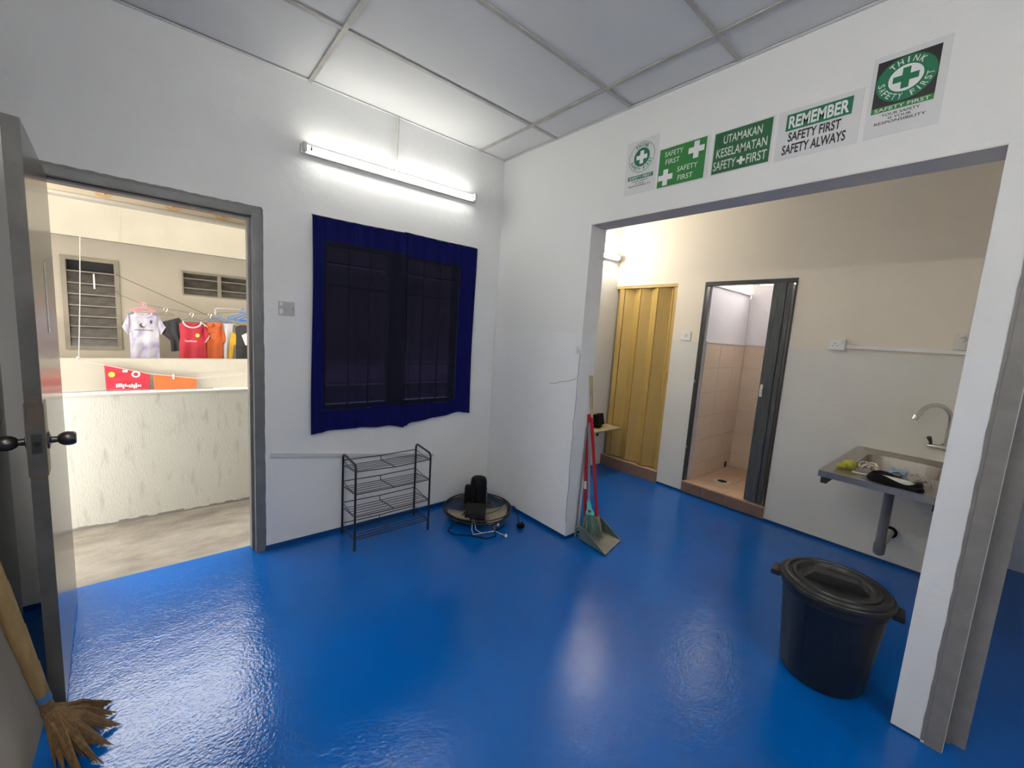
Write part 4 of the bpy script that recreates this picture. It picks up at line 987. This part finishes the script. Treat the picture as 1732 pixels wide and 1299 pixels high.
pw = MB().tube([(-.47, -.40, .12), (-.60, -.40, .03), (-.645, -.41, .006), (-.64, -.48, .006), (-.55, -.56, .006), (-.48, -.66, .006), (-.40, -.665, .006), (-.36, -.60, .006), (-.25, -.58, .006)], .004, 6).build('power_cord', M_BLACK, fan, smooth=True)
pw = MB().tube([(-.13, -.48, .10), (-.085, -.50, .09), (-.095, -.55, .05), (-.14, -.62, .03), (-.155, -.655, .03)], .004, 6).build('power_cord', M_BLACK, fan, smooth=True)
pg = MB().box(-.185, -.135, -.685, -.645, .003, .035).build('plug', M_BLACK, pw, bevel=.008)
for x in (-.175, -.145): MB().box(x - .003, x + .003, -.672, -.664, .035, .055).build('pin', M_CHROME, fan)

# ================================================================== DUSTPAN, BROOMS by the opening jamb
t = thing('dustpan', (.2, -1.15, 0), 'grey-green dustpan on a red stick at the foot of the opening jamb', 'dustpan')
fl, frr, bl, br = Vector((.064, -1.285, .004)), Vector((.330, -1.225, .004)), Vector((.085, -1.035, .006)), Vector((.325, -1.000, .006))
up = Vector((0, 0, 1))
MB().poly([fl, frr, br, bl], (0, 0, .004)).build('pan_floor', M_PANF, t)
n1 = Vector((.006, 0, 0))
MB().poly([fl + up * .004, bl + up * .004, bl + up * .105, bl.lerp(fl, .25) + up * .095], -n1).build('pan_side', M_PAN, t)
MB().poly([frr + up * .004, br + up * .004, br + up * .105, br.lerp(frr, .25) + up * .095], n1).build('pan_side', M_PAN, t)
MB().poly([bl + up * .004, br + up * .004, br + up * .105, bl + up * .105], (0, .006, 0)).build('pan_back', M_PAN, t)
MB().tube([(.175, -1.005, .08), (.150, -.988, .50), (.137, -.985, .92)], .0115, 10).build('stick', M_REDST, t, smooth=True)
MB().tube([(.1700, -1.003, .155), (.1655, -.998, .24)], .0122, 10).build('stick_socket', M_REDST, t, smooth=True)
MB().tube([(.1573, -.993, .36), (.1545, -.991, .42)], .0119, 10).build('white_label', M_WHITEP, t, smooth=True)
MB().tube([(.085, -1.035, .10), (.06, -1.02, .085), (.062, -1.02, .05), (.082, -1.03, .04)], .005, 8).build('side_hook', M_PAN, t, smooth=True)
def broom(label, top, neck, foot, hw, fw, m_stick, m_head, m_br, rs, head_h, wood=None, side=(.59, -.81, 0)):
    t = thing('broom', foot, label, 'broom', 'brooms by the opening jamb')
    top, neck, foot = Vector(top), Vector(neck), Vector(foot)
    MB().tube([neck - (top - neck).normalized() * .03, neck.lerp(top, .5), top], rs, 10).build('stick', m_stick, t, smooth=True)
    if wood: MB().tube([top, Vector(wood)], rs * .85, 10).build('stick_end', M_PLY, t, smooth=True)
    side = Vector(side).normalized()
    ax = (foot - neck).normalized()
    nrm = side.cross(ax).normalized()
    k = neck + ax * head_h
    b = MB(); prof = [(-.03, .010), (.0, .016), (head_h * .45, hw * .55), (head_h * .85, hw), (head_h, hw)]
    rows = []
    for dist, wd in prof:
        c = neck + ax * dist; th = .010 + .006 * (dist > 0)
        rows.append([b.bm.verts.new(c + side * wd * x + nrm * th * y) for x, y in ((-1, -.4), (-.6, -1), (.6, -1), (1, -.4), (1, .4), (.6, 1), (-.6, 1), (-1, .4))])
    for r in range(len(rows) - 1):
        for q in range(8): b.bm.faces.new((rows[r][q], rows[r][(q + 1) % 8], rows[r + 1][(q + 1) % 8], rows[r + 1][q]))
    b.bm.faces.new(rows[0][::-1]); b.bm.faces.new(rows[-1])
    hd_ = b.build('head', m_head, t, smooth=True)
    if m_head is M_TURQ:
        MB().lathe([(0, 0), (.012, 0), (.012, .003), (0, .003)], neck + ax * head_h * .65 + nrm * .0145 * (1 if nrm.y < 0 else -1), mtx=Matrix.Rotation(-.93, 4, 'Z') @ Matrix.Rotation(PI / 2, 4, 'X'), n=14).build('badge', M_REDST, hd_)
    b = MB(); L_ = (foot - neck).length - head_h
    for i in range(90):
        u = random.uniform(-1, 1); v = random.uniform(-1, 1)
        s = k - ax * .01 + side * hw * .95 * u + nrm * .010 * v
        e = k + ax * L_ * random.uniform(.88, 1.0) + side * (fw * u + random.uniform(-.006, .006)) + nrm * .03 * v
        m_ = s.lerp(e, .5) + side * .004 * u
        b.tube([s, m_, e], [.0026, .0030, .0010], 4)
    b.build('bristles', m_br, t)
    return t
random.seed(21)
broom('broom with turquoise head and grey-green bristles standing in the dustpan', (.134, -.992, .86), (.150, -1.045, .262), (.150, -1.105, .014), .032, .085, M_GREYST, M_TURQ, M_BRIST, .0085, .075)
broom('broom with red handle and tan bristles behind the dustpan', (.150, -.998, .90), (.245, -1.045, .20), (.262, -1.055, .014), .018, .038, M_REDST, M_REDST, M_BRIST2, .0115, .05, wood=(.118, -.986, 1.20))
tag(MB().tube([(.098, -.985, .0), (.115, -.984, .42), (.128, -.982, .83)], .006, 8).build('metal_rod', M_GREYST, smooth=True), 'thin grey rod leaning against the jamb behind the brooms', 'rod')

# ================================================================== BIN
bx, by = .083, -2.488
bn = thing('rubbish_bin', (bx, by, 0), 'round black plastic rubbish bin with lid in the opening', 'bin')
nb = 48
b = MB(); prof = [(.0, .004), (.146, .004), (.152, .010), (.158, .02), (.190, .385), (.196, .392), (.196, .404), (.200, .410), (.200, .428), (.190, .430), (.186, .41), (.150, .02), (0, .016)]
b.lathe(prof, (bx, by, 0), n=nb); b.build('body', M_BIN, bn, smooth=True)
for k in range(20):
    a = 2 * PI * k / 20; c, s = math.cos(a), math.sin(a)
    MB().tube([(bx + .1565 * c, by + .1565 * s, .03), (bx + .1865 * c, by + .1865 * s, .375)], .0026, 6).build('rib', M_BIN, bn, smooth=True)
ld = MB().lathe([(.203, .424), (.210, .428), (.210, .444), (.206, .449), (.197, .449), (.193, .459), (.186, .463), (.176, .462), (.171, .453), (.166, .453), (.161, .462), (.146, .462), (.141, .452), (.136, .446), (.06, .444), (0, .444)], (bx, by, 0), n=nb).build('lid', M_BIN, bn, smooth=True)
ga = math.radians(-75)
GM = Matrix.Translation((bx, by, 0)) @ Matrix.Rotation(ga, 4, 'Z')
b = MB()
b.hull8([(-.128, -.034, .436), (.128, -.034, .436), (.128, .034, .436), (-.128, .034, .436)], [(-.080, -.032, .486), (.080, -.032, .486), (.080, .032, .486), (-.080, .032, .486)])
bmesh.ops.transform(b.bm, matrix=GM, verts=list(b.bm.verts)); b.build('lid_grip', M_BIN, ld, bevel=.006, smooth=True)
for s in (-1, 1):
    b = MB(); b.box(-.022 + s * .218, .018 + s * .218, -.045, .045, .398, .424)
    bmesh.ops.transform(b.bm, matrix=Matrix.Translation((bx, by, 0)) @ Matrix.Rotation(math.radians(-84), 4, 'Z'), verts=list(b.bm.verts))
    b.build('side_handle', M_BIN, bn, bevel=.008, smooth=True)

# ================================================================== SINK
SZ = .803; sx0, sx1, sy0, sy1 = .653, D, -2.755, -2.248
sk_ = thing('kitchen_sink', (1.2, -2.5, 0), 'stained stainless steel sink on brackets against the kitchen wall', 'sink')
bxa, bxb, bya, byb = 1.10, 1.60, -2.70, -2.335
def rrect(x0, x1, y0, y1, r, z, n=6):
    out = []
    for cx_, cy_, a0 in ((x1 - r, y1 - r, 0), (x0 + r, y1 - r, PI / 2), (x0 + r, y0 + r, PI), (x1 - r, y0 + r, 3 * PI / 2)):
        for k in range(n + 1):
            a = a0 + PI / 2 * k / n; out.append((cx_ + r * math.cos(a), cy_ + r * math.sin(a), z))
    return out
b = MB()
loops = [rrect(sx0, sx1, sy0, sy1, .004, SZ - .035), rrect(sx0, sx1, sy0, sy1, .006, SZ), rrect(sx0 + .018, sx1 - .018, sy0 + .018, sy1 - .018, .01, SZ + .002), rrect(sx0 + .03, sx1 - .03, sy0 + .03, sy1 - .03, .015, SZ - .006),
         rrect(bxa - .02, bxb + .02, bya - .02, byb + .02, .09, SZ - .008), rrect(bxa, bxb, bya, byb, .08, SZ - .018), rrect(bxa + .015, bxb - .015, bya + .015, byb - .015, .075, SZ - .13), rrect(bxa + .05, bxb - .05, bya + .05, byb - .05, .06, SZ - .155)]
vl = [[b.bm.verts.new(p) for p in l] for l in loops]
for i in range(len(vl) - 1):
    n = len(vl[i])
    for k in range(n): b.bm.faces.new((vl[i][k], vl[i][(k + 1) % n], vl[i + 1][(k + 1) % n], vl[i + 1][k]))
b.bm.faces.new(vl[-1])
b.build('basin', M_STEEL, sk_, smooth=True)
for y in (-2.30, -2.43, -2.56, -2.69):
    MB().box(.72, 1.04, y - .006, y + .006, SZ - .0075, SZ - .004).build('drainer_ridge', M_STEEL, sk_, bevel=.0015)
MB().lathe([(0, 0), (.035, 0), (.035, .003), (0, .004)], (1.37, -2.495, SZ - .156), n=24).build('plug_hole', M_CHROME, sk_)
for y in (-2.275, -2.73):
    MB().box(sx0 + .02, D, y - .014, y + .014, SZ - .075, SZ - .036).build('bracket', M_GFRAME, sk_)
px_, py_ = 1.37, -2.494
pp = MB().tube([(px_, py_, SZ - .155), (px_, py_, .24)], .026, 16).build('waste_pipe', M_PVC, sk_, smooth=True)
MB().tube([(px_, py_, .245), (px_, py_, .20), (px_ + .01, py_, .19)], .031, 16).build('pipe_elbow', M_PVC, sk_, smooth=True)
MB().tube([(px_, py_, .70), (px_, py_, .62)], .031, 16).build('pipe_collar', M_PVC, sk_, smooth=True)
MB().tube([(px_ + .005, py_, .222), (D - .02, py_ - .01, .238)], .024, 14).build('outlet_pipe', M_OLDPL, sk_, smooth=True)
MB().lathe([(.026, 0), (.040, 0), (.040, .02), (.026, .02)], (D - .022, py_ - .01, .238), axis='x', n=20).build('wall_collar', M_BLACK, sk_, smooth=True)
# tap
tp = thing('tap', (D, -2.688, .90), 'chrome swan-neck tap mounted on the wall above the sink', 'tap')
MB().lathe([(0, 0), (.030, 0), (.028, .008), (.016, .014), (.015, .05), (0, .05)], (D, -2.688, .905), mtx=Matrix.Rotation(-PI / 2, 4, 'Y'), n=20).build('flange', M_CHROME, tp, smooth=True)
MB().tube([(D - .045, -2.74, .905), (D - .045, -2.688, .905), (D - .05, -2.625, .905), (D - .055, -2.600, .905)], [.012, .017, .015, .010], 12).build('valve_body', M_CHROME, tp, smooth=True)
MB().tube([(D - .05, -2.618, .912), (D - .056, -2.616, .932), (D - .075, -2.606, .962)], [.008, .009, .013], 10).build('lever', M_KNOB, tp, smooth=True)
sp = []
for k in range(0, 13):
    a = PI * k / 12
    sp.append((1.590 + .080 * math.cos(a), -2.616 - .072 * math.cos(a), 1.082 + .100 * math.sin(a)))
MB().tube([(D - .045, -2.688, .915), (D - .045, -2.688, .95), (1.671, -2.688, 1.05)] + sp[1:-1] + [(1.503, -2.538, 1.095)], .0125, 12).build('spout', M_CHROME, tp, smooth=True)
MB().tube([(1.504, -2.539, 1.104), (1.497, -2.533, 1.080)], .0165, 12).build('aerator', M_CHROME, tp, smooth=True)
# things on the sink
t = thing('scrub_sponge', (.90, -2.345, SZ - .006), 'round yellow-green scrub sponge at the left of the sink', 'sponge')
MB().lathe([(0, 0), (.028, .002), (.037, .018), (.036, .034), (.024, .048), (0, .052)], (.90, -2.345, SZ - .006), n=18).build('pad', M_SPONGE, t, smooth=True)
MB().lathe([(0, 0), (.020, .002), (.026, .014), (.018, .027), (0, .03)], (.865, -2.315, SZ - .006), n=14).build('tuft', M_SPONGE, t, smooth=True)
t = thing('cord_bundle', (.94, -2.40, SZ - .006), 'loosely coiled white and brown cord beside the sponge', 'cord')
pts = []
for k in range(40):
    a = k * .42; r = .035 + .018 * math.sin(k * .7)
    pts.append((.945 + r * math.cos(a) * 1.2, -2.425 + r * math.sin(a), SZ + .004 + .016 * (1 + math.sin(k * .9))))
MB().tube(pts, .005, 6).build('coil', M_BROWNC, t, smooth=True)
MB().tube([(.80, -2.375, SZ + .002), (.79, -2.42, SZ + .004), (.81, -2.47, SZ + .006)], .0045, 6).build('loose_end', M_WHITEP, t, smooth=True)
t = thing('pouch', (.76, -2.555, SZ - .006), 'black rubber pouch with white lining at the front edge of the sink', 'pouch')
b = MB()
def pf(u, v):
    a = 2 * PI * u
    r = 1 - .12 * math.cos(2 * a)
    h = [0.0, .020, .036, .034, .016][int(v * 4 + .01)]
    k = [.97, 1.0, .93, .80, .70][int(v * 4 + .01)]
    return (.765 + .075 * k * r * math.cos(a) + .02 * math.sin(a), -2.555 + .115 * k * math.sin(a), SZ - .006 + h + .01 * math.sin(3 * a) * (v > .2))
b.grid(pf, 32, 4); bmesh.ops.remove_doubles(b.bm, verts=list(b.bm.verts), dist=.0005); b.build('shell', M_BLACK, t, smooth=True)
b = MB(); b.lathe([(.0, .034), (.6, .034), (.85, .026), (.95, .0), (0, 0)], (0, 0, 0), n=28)
bmesh.ops.transform(b.bm, matrix=Matrix.Translation((.762, -2.558, SZ + .002)) @ Matrix.Rotation(.12, 4, 'Y') @ Matrix.Diagonal((.046, .092, .8, 1)), verts=list(b.bm.verts)); b.build('lining', M_WHITEP, t, smooth=True)
MB().tube([(.70, -2.625, SZ + .006), (.685, -2.65, SZ + .010), (.70, -2.672, SZ + .010)], .012, 8).build('strap', M_BLACK, t, smooth=True)
b = MB(); b.grid(lambda u, v: (.98 + .09 * u, -2.58 + .07 * v, SZ + .004 + .018 * math.sin(5 * u + 3 * v) ** 2), 10, 8)
tag(b.build('cloth', M_LBLUE, smooth=True, solid=.003), 'small pale blue cloth behind the black pouch', 'cloth')
b = MB(); random.seed(8); b.grid(lambda u, v: (.87 + .13 * u, -2.70 + .11 * v, SZ + .002 + .035 * abs(math.sin(9 * u + 4 * v)) * random.uniform(.5, 1)), 10, 10)
tag(b.build('plastic_bag', M_WRAP, solid=.001), 'crumpled clear plastic bag on the right of the sink', 'bag')

wbn = thing('wash_basin', (2.61, -1.44, .70), 'white wash basin on the toilet cubicle back wall', 'basin')
b = MB(); b.lathe([(0, .0), (.35, .01), (.75, .07), (1.0, .15), (1.0, .165), (.9, .165), (.7, .09), (0, .05)], (0, 0, 0), n=32)
bmesh.ops.transform(b.bm, matrix=Matrix.Translation((2.605, -1.445, .70)) @ Matrix.Diagonal((.15, .205, 1, 1)), verts=list(b.bm.verts)); b.build('bowl', M_WHITEP, wbn, smooth=True)
MB().tube([(2.62, -1.445, .72), (2.62, -1.445, .50), (2.64, -1.445, .45), (2.755, -1.445, .45)], .018, 12).build('waste_pipe', M_OLDPL, wbn, smooth=True)
MB().tube([(2.735, -1.445, .86), (2.735, -1.445, .93), (2.70, -1.445, .95), (2.66, -1.445, .93)], .010, 10).build('spout', M_CHROME, wbn, smooth=True)
# shelf and speaker by the mustard door
t = thing('wall_shelf', (1.47, -.10, .475), 'small pale plywood shelf beside the mustard folding door', 'shelf')
MB().box(1.22, 1.69, -.234, YK - .001, .476, .492).build('board', M_PLY, t, bevel=.001)
for x in (1.30, 1.60): MB().box(x - .01, x + .01, -.15, YK - .001, .462, .476).box(x - .01, x + .01, YK - .018, YK - .001, .35, .462).build('bracket', M_GFRAME, t)
t = thing('speaker', (1.44, -.12, .492), 'small black box speaker on the plywood shelf', 'speaker')
mt = Matrix.Translation((1.44, -.10, .515)) @ Matrix.Rotation(.25, 4, 'Z') @ Matrix.Rotation(math.radians(-12), 4, 'X')
MB().box(-.085, .085, -.04, .04, 0, .125, mt).build('case', M_BLACK, t, bevel=.010)
MB().box(-.03, .03, -.03, .045, -.022, .002, mt).build('foot', M_BLACK, t, bevel=.004)

# ================================================================== LEANING PANEL and STRAW BROOM at the left
b = MB()
b.poly([(-2.548, -.82, 0), (-2.548, -2.1, 0), (-2.708, -2.1, 1.42), (-2.708, -.82, 1.42)], (-.018, 0, -.002))
tag(b.build('leaning_panel', M_BOARD, bevel=.002), 'dull beige panel leaning on the side wall behind the straw broom', 'panel')
br_ = thing('straw_broom', (-2.45, -.97, 0), 'brown straw broom leaning at the left beside the open door', 'broom')
nk = Vector((-2.520, -.950, .165)); tpv = Vector((-2.585, -.980, .60)); dv = (tpv - nk)
axis = [nk + dv * t_ for t_ in (-.02, .08, .35, .36, .68, .69, 1.05, 1.06, 1.45, 1.46, 1.85)]
rad = [.015, .0175, .0205, .0190, .0225, .0210, .0235, .0220, .0235, .0220, .0225]
MB().tube(axis, rad, 16).build('sheath', M_STRAW, br_, smooth=True)
MB().tube([nk + dv * .02, nk + dv * .075], .0182, 16).build('blue_band', M_BLUET, br_, smooth=True)
MB().tube([nk - dv * .10, nk + dv * .02], [.019, .0155], 16).build('collar', M_FIBRE, br_, smooth=True)
b = MB(); random.seed(31)
tips = [(-2.394, -.845), (-2.385, -.885), (-2.391, -.945), (-2.378, -.99), (-2.379, -1.06), (-2.40, -1.10), (-2.43, -1.13), (-2.46, -1.11), (-2.49, -1.07), (-2.50, -1.02)]
def fan_tip(q):
    i = min(int(q * (len(tips) - 1)), len(tips) - 2); f = q * (len(tips) - 1) - i
    return Vector((tips[i][0] + (tips[i + 1][0] - tips[i][0]) * f, tips[i][1] + (tips[i + 1][1] - tips[i][1]) * f, .004))
base = nk - dv * .08
for i in range(640):
    cl = random.randrange(8); dq = random.gauss(0, .26); q = min(1, max(0, (cl + .5 + dq) / 8))
    tip = fan_tip(q)
    out = (1.20 + .06 * ((cl * 7) % 3)) - 1.0 * min(.5, abs(dq)) - .22 * random.random() ** 2
    s = base + Vector((random.uniform(-.013, .013), random.uniform(-.013, .013), random.uniform(-.005, .01)))
    e = Vector((s.x + (tip.x - s.x) * out, s.y + (tip.y - s.y) * out, .003 + .022 * random.random() * (1.3 - out)))
    m_ = s.lerp(e, .5) + Vector((0, 0, .022 * random.uniform(.3, 1.0)))
    ctr_ = fan_tip(min(1, (cl + .5) / 8)); pull = Vector((ctr_.x - tip.x, ctr_.y - tip.y, 0)) * .55
    e += pull
    q3 = s.lerp(e, .8) + Vector((random.uniform(-.003, .003), random.uniform(-.003, .003), .008 * random.random()))
    b.tube([s, m_, q3, e], [.0026, .0026, .0018, .0005], 4)
b.build('bristles', M_FIBRE, br_)['kind'] = 'stuff'
